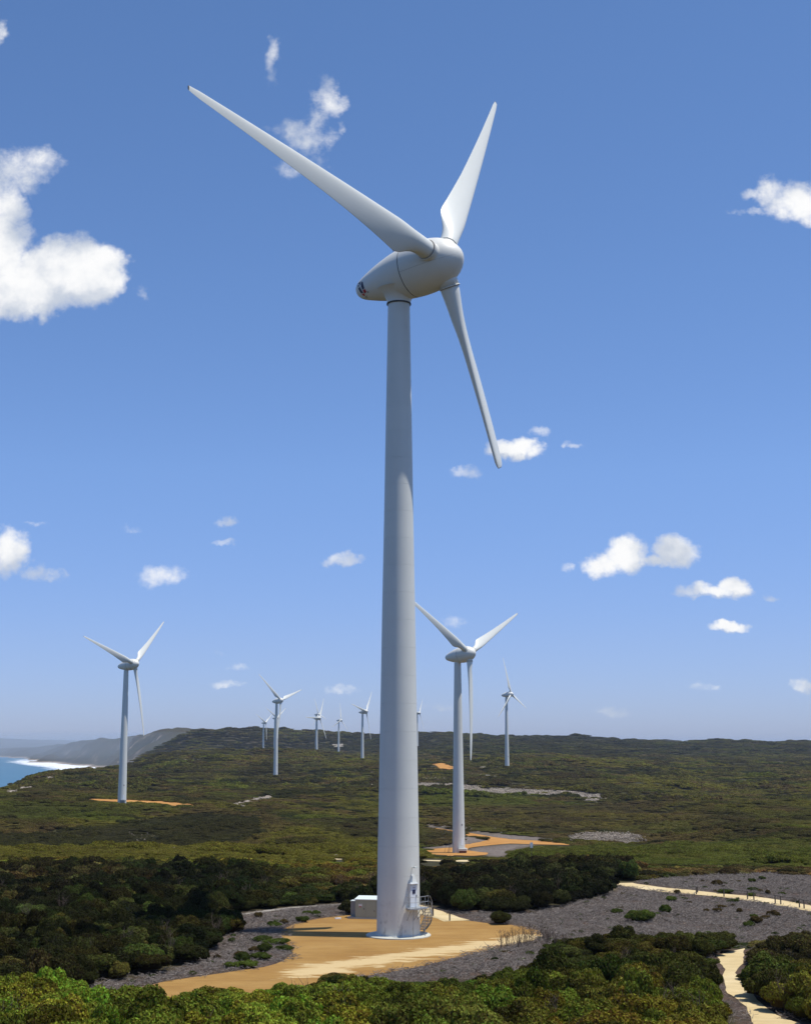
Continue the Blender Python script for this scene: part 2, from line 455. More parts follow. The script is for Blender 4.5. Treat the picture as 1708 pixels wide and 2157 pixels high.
def tower_mat(dirty):
    m, t, b = new_mat('tower_paint' + ('_weathered' if dirty else ''))
    g = t.node('ShaderNodeTexCoord'); o = g.outputs['Object']
    st = t.vec('MULTIPLY', o, (1.0, 1.0, .05))
    streak = t.noise(st, 2.2, 6, .6)
    blot = t.noise(o, .35, 4, .6)
    c = t.mix(streak.outputs[0], (.65, .66, .60), (.71, .715, .66))
    c = t.mix(t.smooth(blot.outputs[0], .35, .7), c, t.mix(.5, c, (.63, .64, .595)))
    if dirty:
        sp = t.node('ShaderNodeSeparateXYZ'); t.l.new(o, sp.inputs[0])
        low = t.math('SUBTRACT', 1.0, t.smooth(sp.outputs[2], .3, 4.5))
        st2 = t.noise(t.vec('MULTIPLY', o, (1.0, 1.0, .55)), 1.9, 7, .65)
        f = t.math('MULTIPLY', t.smooth(st2.outputs[0], .52, .72), low)
        c = t.mix(t.math('MULTIPLY', f, .62), c, (.17, .165, .15))
        drip = t.noise(t.vec('MULTIPLY', o, (1.0, 1.0, .12)), 6, 4, .6)
        f2 = t.math('MULTIPLY', t.smooth(drip.outputs[0], .55, .75), t.math('SUBTRACT', 1.0, t.smooth(sp.outputs[2], 1.0, 7.5)))
        c = t.mix(t.math('MULTIPLY', f2, .3), c, (.3, .27, .22))
    oi = t.node('ShaderNodeObjectInfo')
    c = t.mix(t.math('MULTIPLY', oi.outputs['Random'], 1.0), c, t.mix(1., c, (.975, .978, .98), 'MULTIPLY'))
    t.put(b.inputs['Base Color'], c); b.inputs['Roughness'].default_value = .45
    return m


def blade_mat():
    m, t, b = new_mat('blade_paint')
    g = t.node('ShaderNodeTexCoord'); o = g.outputs['Object']
    nz = t.noise(t.vec('MULTIPLY', o, (1, 1, .15)), 1.6, 6, .6)
    c = t.mix(nz.outputs[0], (.68, .695, .63), (.76, .765, .70))
    n2_ = t.noise(o, 7, 4, .7)
    c = t.mix(t.math('MULTIPLY', t.smooth(n2_.outputs[0], .6, .8), .25), c, (.42, .42, .38))
    t.put(b.inputs['Base Color'], c); b.inputs['Roughness'].default_value = .38
    return m


def leaf_mat():
    m, t, b = new_mat('foliage')
    at = t.node('ShaderNodeAttribute', attribute_type='INSTANCER', attribute_name='tint')
    lv = t.node('ShaderNodeAttribute', attribute_type='GEOMETRY', attribute_name='lv')
    oi = t.node('ShaderNodeObjectInfo')
    gp = t.node('ShaderNodeNewGeometry')
    nz = t.noise(gp.outputs['Position'], .3, 4, .6)
    hv = t.node('ShaderNodeHueSaturation')
    t.l.new(t.math('MULTIPLY_ADD', t.math('SUBTRACT', lv.outputs['Fac'], .5), .09, .5), hv.inputs['Hue'])
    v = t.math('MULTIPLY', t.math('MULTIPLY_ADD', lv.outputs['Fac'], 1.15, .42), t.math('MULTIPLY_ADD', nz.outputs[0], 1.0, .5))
    v = t.math('MULTIPLY', v, t.math('MULTIPLY_ADD', oi.outputs['Random'], .35, .82))
    t.l.new(v, hv.inputs['Value']); t.l.new(at.outputs['Color'], hv.inputs['Color'])
    b.inputs['Roughness'].default_value = .7
    b.inputs['Specular IOR Level'].default_value = .07
    t.l.new(hv.outputs[0], b.inputs['Base Color'])
    tr = t.node('ShaderNodeBsdfTranslucent'); t.l.new(t.mix(.5, hv.outputs[0], t.mix(1., hv.outputs[0], (1.3, 1.35, .6), 'MULTIPLY')), tr.inputs[0])
    mx = t.node('ShaderNodeMixShader'); mx.inputs[0].default_value = .25
    t.l.new(b.outputs[0], mx.inputs[1]); t.l.new(tr.outputs[0], mx.inputs[2])
    t.l.new(mx.outputs[0], t.n['Material Output'].inputs[0])
    return m


def stone_mat(name, c0, c1, rough=.9):
    m, t, b = new_mat(name)
    gp = t.node('ShaderNodeNewGeometry'); oi = t.node('ShaderNodeObjectInfo')
    nz = t.noise(gp.outputs['Position'], 3.5, 6, .65)
    c = t.mix(t.smooth(nz.outputs[0], .3, .7), c0, c1)
    c = t.mix(t.math('MULTIPLY', oi.outputs['Random'], .5), c, t.mix(1., c, (.5, .48, .46), 'MULTIPLY'))
    t.put(b.inputs['Base Color'], c); b.inputs['Roughness'].default_value = rough
    return m


def ground_mat():
    m, t, b = new_mat('heath_ground')
    gp = t.node('ShaderNodeNewGeometry'); pos = gp.outputs['Position']
    at = t.node('ShaderNodeAttribute', attribute_type='GEOMETRY', attribute_name='cover')
    sp = t.node('ShaderNodeSeparateColor'); t.l.new(at.outputs['Color'], sp.inputs[0])
    big = t.noise(pos, .012, 6, .6); mid = t.noise(pos, .11, 6, .65); fine = t.noise(pos, 1.4, 6, .7)
    heath = t.ramp(mid.outputs[0], [(.28, (.022, .020, .011)), (.45, (.040, .036, .014)), (.6, (.062, .060, .018)), (.78, (.085, .082, .024))])
    heath = t.mix(t.smooth(big.outputs[0], .4, .62), heath, t.mix(.55, heath, (.062, .042, .022)))
    heath = t.mix(t.math('MULTIPLY', t.smooth(fine.outputs[0], .35, .7), .45), heath, (.02, .02, .012))
    # cleared ground covered with dead grey brushwood
    f1 = t.noise(t.vec('MULTIPLY', pos, (1, .6, 1)), 3.2, 8, .75, dist=.6); f2 = t.noise(pos, .35, 5, .6)
    mul = t.ramp(f1.outputs[0], [(.3, (.018, .013, .012)), (.46, (.055, .044, .043)), (.6, (.105, .088, .086)), (.72, (.20, .175, .17)), (.84, (.42, .38, .36))])
    mul = t.mix(t.smooth(f2.outputs[0], .42, .62), mul, t.mix(.6, mul, (.085, .058, .040)))
    f3 = t.noise(pos, .9, 6, .7)
    mul = t.mix(t.math('MULTIPLY', t.smooth(f3.outputs[0], .54, .66), .8), mul, (.030, .027, .014))
    mul = t.mix(t.math('MULTIPLY', t.smooth(t.noise(pos, .23, 5, .6).outputs[0], .60, .70), .6), mul, (.30, .26, .21))
    mul = t.mix(1., mul, (1.22, 1.08, .92), 'MULTIPLY')
    c = t.mix(sp.outputs[0], heath, mul)
    rk = t.noise(pos, .9, 7, .7)
    rock = t.ramp(rk.outputs[0], [(.3, (.12, .10, .085)), (.55, (.30, .265, .225)), (.75, (.48, .44, .38))])
    c = t.mix(sp.outputs[1], c, rock)
    # cliffs
    nrm = t.node('ShaderNodeSeparateXYZ'); t.l.new(gp.outputs['Normal'], nrm.inputs[0])
    cn = t.noise(t.vec('MULTIPLY', pos, (1, 1, .45)), .012, 9, .72)
    steep = t.math('SUBTRACT', 1.0, t.smooth(nrm.outputs[2], .62, .92))
    cf = t.math('MULTIPLY', steep, t.smooth(cn.outputs[0], .50, .60))
    spz = t.node('ShaderNodeSeparateXYZ'); t.l.new(pos, spz.inputs[0])
    cf = t.math('MAXIMUM', cf, t.math('SUBTRACT', 1.0, t.smooth(spz.outputs[2], SEA+1, SEA+9)))
    cliff = t.ramp(t.noise(pos, .05, 8, .7).outputs[0], [(.3, (.16, .12, .085)), (.6, (.42, .34, .25)), (.8, (.60, .52, .42))])
    c = t.mix(cf, c, cliff)
    t.put(b.inputs['Base Color'], c); b.inputs['Roughness'].default_value = .95; b.inputs['Specular IOR Level'].default_value = .15
    bp = t.node('ShaderNodeBump'); bp.inputs['Strength'].default_value = .9; bp.inputs['Distance'].default_value = .12
    t.l.new(t.math('ADD', f1.outputs[0], t.math('MULTIPLY', mid.outputs[0], 6.0)), bp.inputs['Height']); t.l.new(bp.outputs[0], b.inputs['Normal'])
    return m


def gravel_mat(name, c0, c1, c2, pale=(.66, .54, .34), streak=0.0):
    m, t, b = new_mat(name)
    gp = t.node('ShaderNodeNewGeometry'); pos = gp.outputs['Position']
    a = t.noise(pos, .16, 6, .6); fn_ = t.noise(pos, 5.0, 6, .75); md = t.noise(t.vec('MULTIPLY', pos, (.35, 1, 1)), .9, 6, .65, dist=.4)
    c = t.ramp(a.outputs[0], [(.3, c0), (.5, c1), (.7, c2)])
    c = t.mix(t.math('MULTIPLY', t.smooth(md.outputs[0], .4, .75), .35), c, tuple(q*.62 for q in c0))
    c = t.mix(t.math('MULTIPLY', fn_.outputs[0], .5), c, t.mix(1., c, (.62, .6, .56), 'MULTIPLY'))
    if streak:
        rt_ = t.noise(t.vec('MULTIPLY', pos, (.10, 1.1, 1)), 1.0, 4, .5, dist=.3)
        c = t.mix(t.math('MULTIPLY', t.smooth(rt_.outputs[0], .52, .62), .35), c, (.24, .120, .034))
        vo = t.noise(pos, 14.0, 3, .8)
        c = t.mix(t.math('MULTIPLY', t.smooth(vo.outputs[0], .62, .72), .5), c, (.55, .42, .25))
        # wheel-polished pale band across the clearing, along the track direction
        s_ = t.node('ShaderNodeAttribute', attribute_type='GEOMETRY', attribute_name='pale')
        k = t.math('MULTIPLY_ADD', t.math('SUBTRACT', md.outputs[0], .5), 2.2, s_.outputs['Fac'])
        c = t.mix(t.math('MULTIPLY', t.smooth(k, .42, .72), streak), c, pale)
    t.put(b.inputs['Base Color'], c); b.inputs['Roughness'].default_value = .95; b.inputs['Specular IOR Level'].default_value = .1
    bp = t.node('ShaderNodeBump'); bp.inputs['Strength'].default_value = .35; bp.inputs['Distance'].default_value = .04
    t.l.new(fn_.outputs[0], bp.inputs['Height']); t.l.new(bp.outputs[0], b.inputs['Normal'])
    return m


def water_mat():
    m, t, b = new_mat('sea_water')
    gp = t.node('ShaderNodeNewGeometry'); pos = gp.outputs['Position']
    w1 = t.noise(t.vec('MULTIPLY', pos, (.5, 1, 1)), .012, 6, .6); w2 = t.noise(pos, .12, 5, .6)
    at = t.node('ShaderNodeAttribute', attribute_type='GEOMETRY', attribute_name='foam')
    c = t.mix(w1.outputs[0], (.035, .115, .20), (.065, .19, .29))
    fo = t.math('MULTIPLY_ADD', t.math('SUBTRACT', t.noise(pos, .02, 8, .75).outputs[0], .5), 1.6, at.outputs['Fac'])
    fo = t.smooth(fo, .42, .62)
    cap = t.smooth(t.noise(t.vec('MULTIPLY', pos, (.6, 1, 1)), .035, 8, .8).outputs[0], .70, .76)
    fo = t.math('MAXIMUM', fo, t.math('MULTIPLY', cap, .5))
    t.put(b.inputs['Base Color'], t.mix(fo, c, (.82, .85, .86)))
    t.put(b.inputs['Roughness'], t.math('MULTIPLY_ADD', fo, .4, .45)); b.inputs['IOR'].default_value = 1.33
    b.inputs['Specular IOR Level'].default_value = .35
    bp = t.node('ShaderNodeBump'); bp.inputs['Strength'].default_value = .6; bp.inputs['Distance'].default_value = 2.0
    t.l.new(t.math('ADD', w1.outputs[0], w2.outputs[0]), bp.inputs['Height']); t.l.new(bp.outputs[0], b.inputs['Normal'])
    return m


M_GROUND = ground_mat()
M_PAD = gravel_mat('sandy_gravel', (.32, .175, .050), (.365, .212, .064), (.41, .248, .082), pale=(.60, .46, .24), streak=.8)
M_TRACK = gravel_mat('orange_gravel', (.42, .20, .055), (.50, .25, .07), (.52, .28, .09))
M_SAND = gravel_mat('pale_sand', (.60, .46, .23), (.67, .53, .29), (.74, .61, .37))
M_WHITESAND = gravel_mat('white_sand', (.68, .64, .52), (.76, .72, .60), (.82, .78, .68))
M_GREYPATH = gravel_mat('grey_dirt', (.22, .20, .17), (.30, .27, .22), (.34, .31, .27))
M_TOWER = tower_mat(False); M_TOWERD = tower_mat(True); M_BLADE = blade_mat()
M_NAC = simple('nacelle_paint', (.72, .715, .65), .5, var=.06, scale=.8)
M_DARK = simple('dark_gap', (.05, .05, .05), .6)
M_TIP = simple('dark_blade_tip', (.06, .055, .06), .6)
M_NAVY = simple('navy_decal', (.012, .016, .06), .5); M_RED = simple('red_decal', (.45, .02, .03), .5)
M_WHITE = simple('white_decal', (.75, .75, .73), .5); M_GREYD = simple('grey_decal', (.30, .28, .26), .5)
M_STEEL = simple('galvanised_steel', (.34, .36, .37), .5, .35, var=.2, scale=9)
M_DSTEEL = simple('dark_grating', (.14, .14, .14), .6, .3, var=.2, scale=9)
M_DOOR = simple('door_paint', (.70, .73, .75), .4, var=.04)
M_CONC = simple('concrete', (.50, .50, .43), .9, var=.2, scale=2.5, bump=.3)
M_KIOSK = simple('kiosk_paint', (.36, .38, .29), .55, var=.06, scale=1.5)
M_KROOF = simple('kiosk_roof', (.70, .76, .70), .4, var=.05)
M_KSIDE = simple('kiosk_side_paint', (.27, .28, .27), .55, var=.08)
M_LEAF = leaf_mat()
M_TWIG = stone_mat('dead_wood', (.085, .068, .056), (.36, .315, .275))
M_BARK = simple('shrub_bark', (.10, .065, .045), .9, var=.3, scale=8)
M_ROCK = stone_mat('limestone', (.22, .175, .13), (.45, .385, .30))
M_TIMBER = simple('weathered_timber', (.10, .085, .07), .85, var=.3, scale=12)
M_WATER = water_mat()
M_REDBROWN = simple('red_brown_paint', (.13, .04, .03), .6)

# ------------------------------------------------------------------ image regions used to find where things lie on the ground
PAD_P = [(590, 1968), (600, 1955), (628, 1943), (680, 1934), (740, 1927), (800, 1922), (860, 1920), (905, 1924), (962, 1938), (1040, 1946), (1098, 1951),
         (1138, 1961), (1142, 1972), (1120, 1982), (1060, 1995), (960, 2018), (860, 2042), (760, 2058), (640, 2082), (520, 2110), (380, 2140),
         (180, 2180), (60, 2150), (200, 2100), (350, 2067), (450, 2053), (560, 2037), (596, 2024), (613, 2010), (612, 1998), (600, 1984)]
MULCH = [
    [(470, 1932), (560, 1917), (735, 1903), (745, 1927), (680, 1936), (592, 1970), (614, 2005), (598, 2027), (450, 2056), (350, 2070), (200, 2110), (120, 2110), (215, 2068), (320, 2056), (400, 2030), (452, 1998), (505, 1965), (500, 1945)],
    [(880, 1918), (960, 1921), (1040, 1926), (1120, 1924), (1170, 1914), (1210, 1900), (1280, 1888), (1305, 1862), (1370, 1853), (1500, 1845), (1600, 1841), (1780, 1852), (1900, 1860),
     (1900, 1985), (1780, 1985), (1640, 1990), (1560, 1985), (1480, 1990), (1300, 1992), (1220, 2000), (1160, 1990), (1100, 1951), (960, 1938)],
    [(1142, 1970), (1190, 1990), (1150, 2030), (1060, 2052), (900, 2072), (800, 2085), (700, 2090), (760, 2056), (860, 2040), (960, 2016), (1060, 1992)],
]
PATH1 = [(1508, 2014), (1536, 2006), (1568, 1997), (1562, 2030), (1549, 2050), (1568, 2072), (1588, 2102), (1634, 2138), (1692, 2162), (1790, 2205), (1570, 2215),
         (1586, 2162), (1572, 2122), (1532, 2092), (1521, 2060), (1525, 2042), (1517, 2026)]
VERGE1 = [(1490, 2016), (1545, 2000), (1570, 1995), (1562, 2032), (1556, 2048), (1585, 2080), (1610, 2115), (1650, 2140), (1720, 2162), (1800, 2200), (1560, 2215),
          (1590, 2160), (1575, 2118), (1528, 2085), (1524, 2060)]
def c3(cx, cy): return ((980+cx/6.57)*.9109, (1900+cy/6.57)*.9109)
T3TRACK = [c3(*q) for q in [(620, 165), (860, 200), (1100, 245), (1300, 272), (1708, 292), (2050, 325), (2260, 350), (2250, 362), (2050, 356), (1708, 350), (1300, 338), (1150, 348), (850, 378), (700, 402), (640, 440),
           (970, 478), (950, 512), (760, 525), (350, 515), (140, 505), (20, 432), (300, 402), (430, 398), (620, 352), (860, 312), (990, 290), (800, 238), (620, 203)]]
T3BACK = [c3(*q) for q in [(180, 104), (300, 118), (440, 140), (520, 150), (520, 168), (430, 158), (300, 132), (180, 114)]]
T3MULCH = [[c3(*q) for q in [(640, 455), (720, 402), (850, 378), (1150, 348), (1300, 338), (1708, 348), (1500, 400), (1280, 440), (1300, 520), (1100, 530), (950, 515), (970, 478)]],
           [c3(*q) for q in [(620, 130), (900, 150), (1300, 190), (1708, 235), (2000, 260), (2050, 322), (1700, 290), (1300, 272), (1100, 245), (860, 200), (620, 165)]],
           [c3(*q) for q in [(600, 215), (760, 240), (985, 292), (860, 310), (620, 350), (400, 395), (0, 425), (-60, 400), (300, 360), (600, 300)]],
           [c3(*q) for q in [(-150, 60), (0, 40), (200, 60), (400, 90), (440, 138), (200, 102), (0, 70)]]]
T2TRACK = [(190, 1684.5), (262, 1685.5), (284, 1687), (340, 1689), (416, 1696.5), (418, 1699), (370, 1699), (300, 1695), (240, 1690), (180, 1688)]
T2LINE = [(62, 1682), (100, 1685), (180, 1686), (180, 1688), (100, 1687), (62, 1683.5)]
ORANGE3 = [(908, 1611), (930, 1608), (945, 1611), (958, 1620), (950, 1622), (925, 1620)]
FARPATCH = [[(1008, 1616), (1045, 1614.5), (1048, 1617), (1012, 1618)], [(1020, 1633), (1045, 1636), (1060, 1640), (1030, 1639)], [(700, 1568), (722, 1567), (724, 1573), (704, 1574)]]


def in_any(polys, px, py):
    m = np.zeros(px.shape, bool)
    for p in polys: m |= pip(p, px, py)
    return m


# distances to paths drawn as lines (image columns and rows)
UPATH = [(1308, 1860), (1330, 1865), (1400, 1875), (1480, 1882), (1570, 1891), (1640, 1902), (1708, 1915), (1800, 1932)]
BPATH = [(963, 1940), (930, 1929), (902, 1921), (860, 1908), (825, 1899), (780, 1889), (762, 1884)]
LPATH = [(492, 1929), (560, 1919), (620, 1912), (680, 1908), (738, 1904)]
WPATH = [(640, 1806), (715, 1810.5), (800, 1812), (900, 1812.5), (960, 1815), (1000, 1813)]
LINE_P = [(UPATH, 2.2), (BPATH, 2.2), (LPATH, .9), (WPATH, 2.2)]
ROCKS_LINES = [([(498, 1700), (520, 1692), (545, 1684), (578, 1677)], 3.2), ([(22, 1670), (40, 1662), (70, 1656)], 3.5), ([(100, 1638), (118, 1643)], 3.0)]


def ground_line(pts, n=4):
    out_ = []
    for (ax, ay), (bx, by) in zip(pts[:-1], pts[1:]):
        for k in range(n):
            p = hit(ax+(bx-ax)*k/n, ay+(by-ay)*k/n)
            if p is not None: out_.append(p)
    p = hit(*pts[-1]);
    if p is not None: out_.append(p)
    return np.array(out_)


LINES = [(ground_line(p), w) for p, w in LINE_P]
RLINES = [(ground_line(p), w) for p, w in ROCKS_LINES]


def line_dist(L, x, y):
    best = np.full(x.shape, 1e9)
    for a, b in zip(L[:-1], L[1:]):
        ex, ey = b[0]-a[0], b[1]-a[1]; L2 = ex*ex+ey*ey+1e-9
        t = np.clip(((x-a[0])*ex+(y-a[1])*ey)/L2, 0, 1)
        best = np.minimum(best, np.hypot(x-a[0]-t*ex, y-a[1]-t*ey))
    return best


# ------------------------------------------------------------------ terrain mesh
azs = np.concatenate([np.radians(np.arange(-180, -24, 4.0)), np.radians(np.arange(-24, 24.001, 0.115)), np.radians(np.arange(28, 180.1, 4.0))])
Ds = np.concatenate([[1.0, 8.0, 20.0, 32.0], np.exp(np.linspace(math.log(44), math.log(5200), 640)), np.exp(np.linspace(math.log(5300), math.log(28000), 90))])
AZ, DD = np.meshgrid(azs, Ds); X = DD*np.sin(AZ); Y = DD*np.cos(AZ)
Z = height(X, Y)
Z = np.where(DD < 30, np.minimum(Z, CAMZ-3), Z)
PXg, PYg = proj(X, np.where(np.abs(Y) < 1, 1, Y), Z)
front = (Y > 20)
nr, nc = X.shape
idx = np.arange(nr*nc).reshape(nr, nc)
Fq = np.stack([idx[:-1, :-1], idx[:-1, 1:], idx[1:, 1:], idx[1:, :-1]], -1).reshape(-1, 4)[:, ::-1]
me = mesh_np('terrain', np.stack([X, Y, Z], -1).reshape(-1, 3), Fq.copy(), M_GROUND, True)
mul = front & (in_any(MULCH, PXg, PYg) & (DD < 260) | in_any(T3MULCH, PXg, PYg) & (DD > 380) & (DD < 700) | (in_any([VERGE1], PXg, PYg) | pip(PATH1, PXg-30, PYg) | pip(PATH1, PXg+34, PYg) | pip(PATH1, PXg-15, PYg) | pip(PATH1, PXg+17, PYg)) & (DD < 160))
mul |= front & (DD < 220) & (np.hypot(X-TX, Y-TY) < 24)
jit = (fbm(X/3, Y/3, 3, 31)-.5)
rock = np.zeros(X.shape, bool)
RSTRIP = [(872, 1648), (960, 1652), (1060, 1660), (1160, 1664), (1270, 1672), (1282, 1684), (1255, 1690), (1200, 1680), (1120, 1678), (1040, 1672), (960, 1664), (872, 1656)]
RMOUND = [(1195, 1768), (1230, 1762), (1290, 1759), (1330, 1763), (1368, 1777), (1340, 1779), (1270, 1777), (1200, 1776)]
rock |= front & (in_any([RSTRIP], PXg, PYg) & (DD > 600) & (DD < 1400) | in_any([RMOUND], PXg, PYg) & (DD > 380) & (DD < 700))
cov = np.zeros((nr*nc, 4), np.float32); cov[:, 3] = 1
def blur(a, k=1):
    a = a.astype(np.float32)
    for _ in range(k):
        a = (a+np.roll(a, 1, 0)+np.roll(a, -1, 0)+np.roll(a, 1, 1)+np.roll(a, -1, 1))/5
    return a
cov[:, 0] = blur(mul, 3).ravel(); cov[:, 1] = np.maximum(blur(rock, 2)*.8, blur(mul & (DD > 380), 2)*.42).ravel()
at = me.color_attributes.new('cover', 'FLOAT_COLOR', 'POINT'); at.data.foreach_set('color', cov.ravel())
tag(link('terrain', me), 'rolling coastal heath falling to cliffs above the sea', kind='structure')

# sea
sx = np.concatenate([-np.exp(np.linspace(math.log(40000), math.log(300), 150)), [0], np.exp(np.linspace(math.log(300), math.log(40000), 20))])
sy = np.concatenate([np.linspace(-38000, 0, 12), np.linspace(200, 14000, 260), np.linspace(14500, 40000, 20)])
SXg, SYg = np.meshgrid(sx, sy); idx = np.arange(SXg.size).reshape(SXg.shape)
Fq = np.stack([idx[:-1, :-1], idx[:-1, 1:], idx[1:, 1:], idx[1:, :-1]], -1).reshape(-1, 4)
me = mesh_np('sea', np.stack([SXg, SYg, np.full(SXg.shape, SEA)], -1).reshape(-1, 3), Fq.copy(), M_WATER)
cdw = -coast_dist(SXg.ravel(), SYg.ravel())
Dw = np.hypot(SXg, SYg).ravel()
fw = 30+sstep(3800, 5600, Dw)*170
foam = np.clip(1.15-np.maximum(cdw-30, 0)/fw, 0, 1)*(.3+.5*sstep(3800, 5200, Dw))
foam *= (1-.8*sstep(6500, 10500, Dw))
a_ = me.attributes.new('foam', 'FLOAT', 'POINT'); a_.data.foreach_set('value', foam.astype(np.float32))
tag(link('sea', me), 'blue sea with white surf along the far cliffs', kind='structure')


# ------------------------------------------------------------------ sheets laid on the ground
def sheet(name, poly, mat, lift=.03, step=1.5, label=None, wob=.25, pale=None, world=False):
    P = [] if not world else [np.array(q) for q in poly]
    if not world:
        n = len(poly)
        for i in range(n):
            (ax, ay), (bx, by) = poly[i], poly[(i+1) % n]
            k = max(1, int(math.hypot(bx-ax, by-ay)/14))
            for j in range(k):
                p = hit(ax+(bx-ax)*j/k, ay+(by-ay)*j/k)
                if p is not None: P.append(p)
    # resample the outline and roughen it
    Q = []
    for a, b in zip(P, P[1:]+P[:1]):
        L = math.hypot(*(b-a)[:2]); k = max(1, int(L/step))
        for j in range(k):
            q = a+(b-a)*j/k; Q.append((q[0], q[1]))
    Q = np.array(Q)
    w = (fbm(Q[:, 0]/1.7/step, Q[:, 1]/1.7/step, 3, 41)-.5)*2*wob; w2 = (fbm(Q[:, 0]/1.7/step+50, Q[:, 1]/1.7/step, 3, 43)-.5)*2*wob
    Q = Q+np.stack([w, w2], 1)
    mn, mx = Q.min(0), Q.max(0)
    g = step*1.3
    gx, gy = np.meshgrid(np.arange(mn[0], mx[0], g), np.arange(mn[1], mx[1], g))
    gx = gx.ravel()+RNG.uniform(-.2, .2, gx.size)*g; gy = gy.ravel()+RNG.uniform(-.2, .2, gy.size)*g
    ins = pip(Q.tolist(), gx, gy)
    allp = [Vector(q) for q in Q.tolist()]+[Vector((a, b)) for a, b in zip(gx[ins], gy[ins])]
    nq = len(Q); edges = [(i, (i+1) % nq) for i in range(nq)]
    vs, es, fs, *_ = delaunay_2d_cdt(allp, edges, [list(range(nq))], 1, 1e-4)
    vx = np.array([v.x for v in vs]); vy = np.array([v.y for v in vs])
    vz = height(vx, vy)+lift
    V = np.stack([vx, vy, vz], 1)
    F_ = [tuple(f) for f in fs]
    me = mesh_np(name, V, F_, mat, True)
    if pale is not None:
        a = me.attributes.new('pale', 'FLOAT', 'POINT'); a.data.foreach_set('value', pale(V).astype(np.float32))
    o = link(name, me); tag(o, label, kind='structure'); return o


def ribbon(name, L, w, mat, lift, label, wob=.3):
    A = L[:, :2]; t = np.gradient(A, axis=0); t /= np.linalg.norm(t, axis=1)[:, None]+1e-9
    nrm = np.stack([-t[:, 1], t[:, 0]], 1)
    wv = w/2*(1+.3*(fbm(A[:, 0]/6, A[:, 1]/6, 2, 51)-.5)*2)[:, None]
    poly = [*(A+nrm*wv), *(A-nrm*wv)[::-1]]
    return sheet(name, [np.array([p[0], p[1], 0]) for p in poly], mat, lift, 1.2 if w < 6 else 3, label, wob, world=True)


palel = ground_line([(640, 2052), (740, 2030), (900, 2008), (1020, 1990), (1120, 1975)])
sheet('gravel_clearing', PAD_P, M_PAD, .02, 1.0, 'orange sand and gravel clearing round the foot of the big turbine', .22,
      pale=lambda V: np.clip(1-line_dist(palel, V[:, 0], V[:, 1])/4.2, 0, 1)*.95)
sheet('sand_path', PATH1, M_SAND, .03, .9, 'pale sand footpath winding between bushes in the lower right', .2)
ribbon('sand_path', LINES[0][0], 3.4, M_SAND, .03, 'pale sand path crossing the grey cleared ground to the right edge')
ribbon('sand_path', LINES[1][0], 3.0, M_SAND, .034, 'pale sand path leaving the clearing behind the big tower')
ribbon('dirt_path', LINES[2][0], 1.1, M_GREYPATH, .03, 'narrow grey path left of the green cabinet', .15)
ribbon('sand_path', LINES[3][0], 2.6, M_SAND, .05, 'pale sand path glimpsed beyond the dark scrub', .9)
sheet('gravel_track', T3TRACK, M_TRACK, .12, 3.0, 'orange gravel track forking beside the second turbine', .7)
sheet('gravel_track', T3BACK, M_TRACK, .15, 3.0, 'thin orange track behind the second turbine', .5)
sheet('gravel_track', T2TRACK, M_TRACK, .35, 5.0, 'thin orange gravel strip at the foot of the left turbine', .9)
sheet('gravel_track', T2LINE, M_TRACK, .35, 6.0, 'faint orange track leading left from the left turbine', .5)
sheet('gravel_track', ORANGE3, M_TRACK, .5, 8.0, 'small orange patch of track on the heath right of the big tower', 1.0)
for q_ in FARPATCH: sheet('gravel_track', q_, M_GREYPATH, .6, 8.0, 'pale scrap of bare track far off on the heath', 1.0)

# ------------------------------------------------------------------ turbine meshes
NAC = [(-10.05, 0.0), (-10.02, .30), (-9.88, .58), (-9.6, .85), (-9.2, 1.08), (-8.6, 1.32), (-7.9, 1.58), (-7.1, 1.84), (-6.2, 2.10), (-5.2, 2.34), (-4.3, 2.50), (-3.50, 2.60)]
SPN = [(-3.42, 2.61), (-2.8, 2.66), (-2.1, 2.68), (-1.4, 2.65), (-.7, 2.55), (0, 2.38), (.6, 2.15), (1.2, 1.80), (1.65, 1.42), (2.0, 1.0), (2.22, .62), (2.34, .30), (2.38, 0)]


def cat(prof, sub=4):
    """smooth a radius profile"""
    P = np.array(prof); s = P[:, 0]; o = []
    for i in range(len(P)-1):
        p0, p1, p2, p3 = P[max(i-1, 0)], P[i], P[i+1], P[min(i+2, len(P)-1)]
        for k in range(sub):
            t = k/sub
            o.append(.5*((2*p1)+(-p0+p2)*t+(2*p0-5*p1+4*p2-p3)*t*t+(-p0+3*p1-3*p2+p3)*t**3))
    o.append(P[-1]); o = np.array(o); o[:, 1] = np.maximum(o[:, 1], 0.001); return o


def nac_r(s): return float(np.interp(s, [p[0] for p in NAC+SPN], [p[1] for p in NAC+SPN]))


def lathe_s(prof, n=64):
    b = MB(); b.lathe([(r, s) for s, r in cat(prof)], n); return b


nac_b = lathe_s(NAC); nac_mesh = nac_b.mesh('nacelle', M_NAC)
spn_b = lathe_s(SPN); spn_mesh = spn_b.mesh('spinner', M_NAC)
gap = MB(); gap.lathe([(2.60, -3.52), (2.50, -3.50), (2.50, -3.42), (2.60, -3.40)], 64); gap_mesh = gap.mesh('seam_ring', M_DARK)
seam = MB()
for k_ in range(3):
    a_ = 2*math.pi*(k_+.5)/3+.3
    seam.tube([((nac_r(s_)+.004)*math.cos(a_), (nac_r(s_)+.004)*math.sin(a_), s_) for s_ in np.linspace(-3.35, 2.1, 26)], .014, 5)
seam_mesh = seam.mesh('panel_seam', M_GREYD)
gap2 = MB(); gap2.lathe([(nac_r(.35)*.0+2.55+.004, -.62), (2.575, -.60), (2.55, -.58)], 64)

RB = 34.6


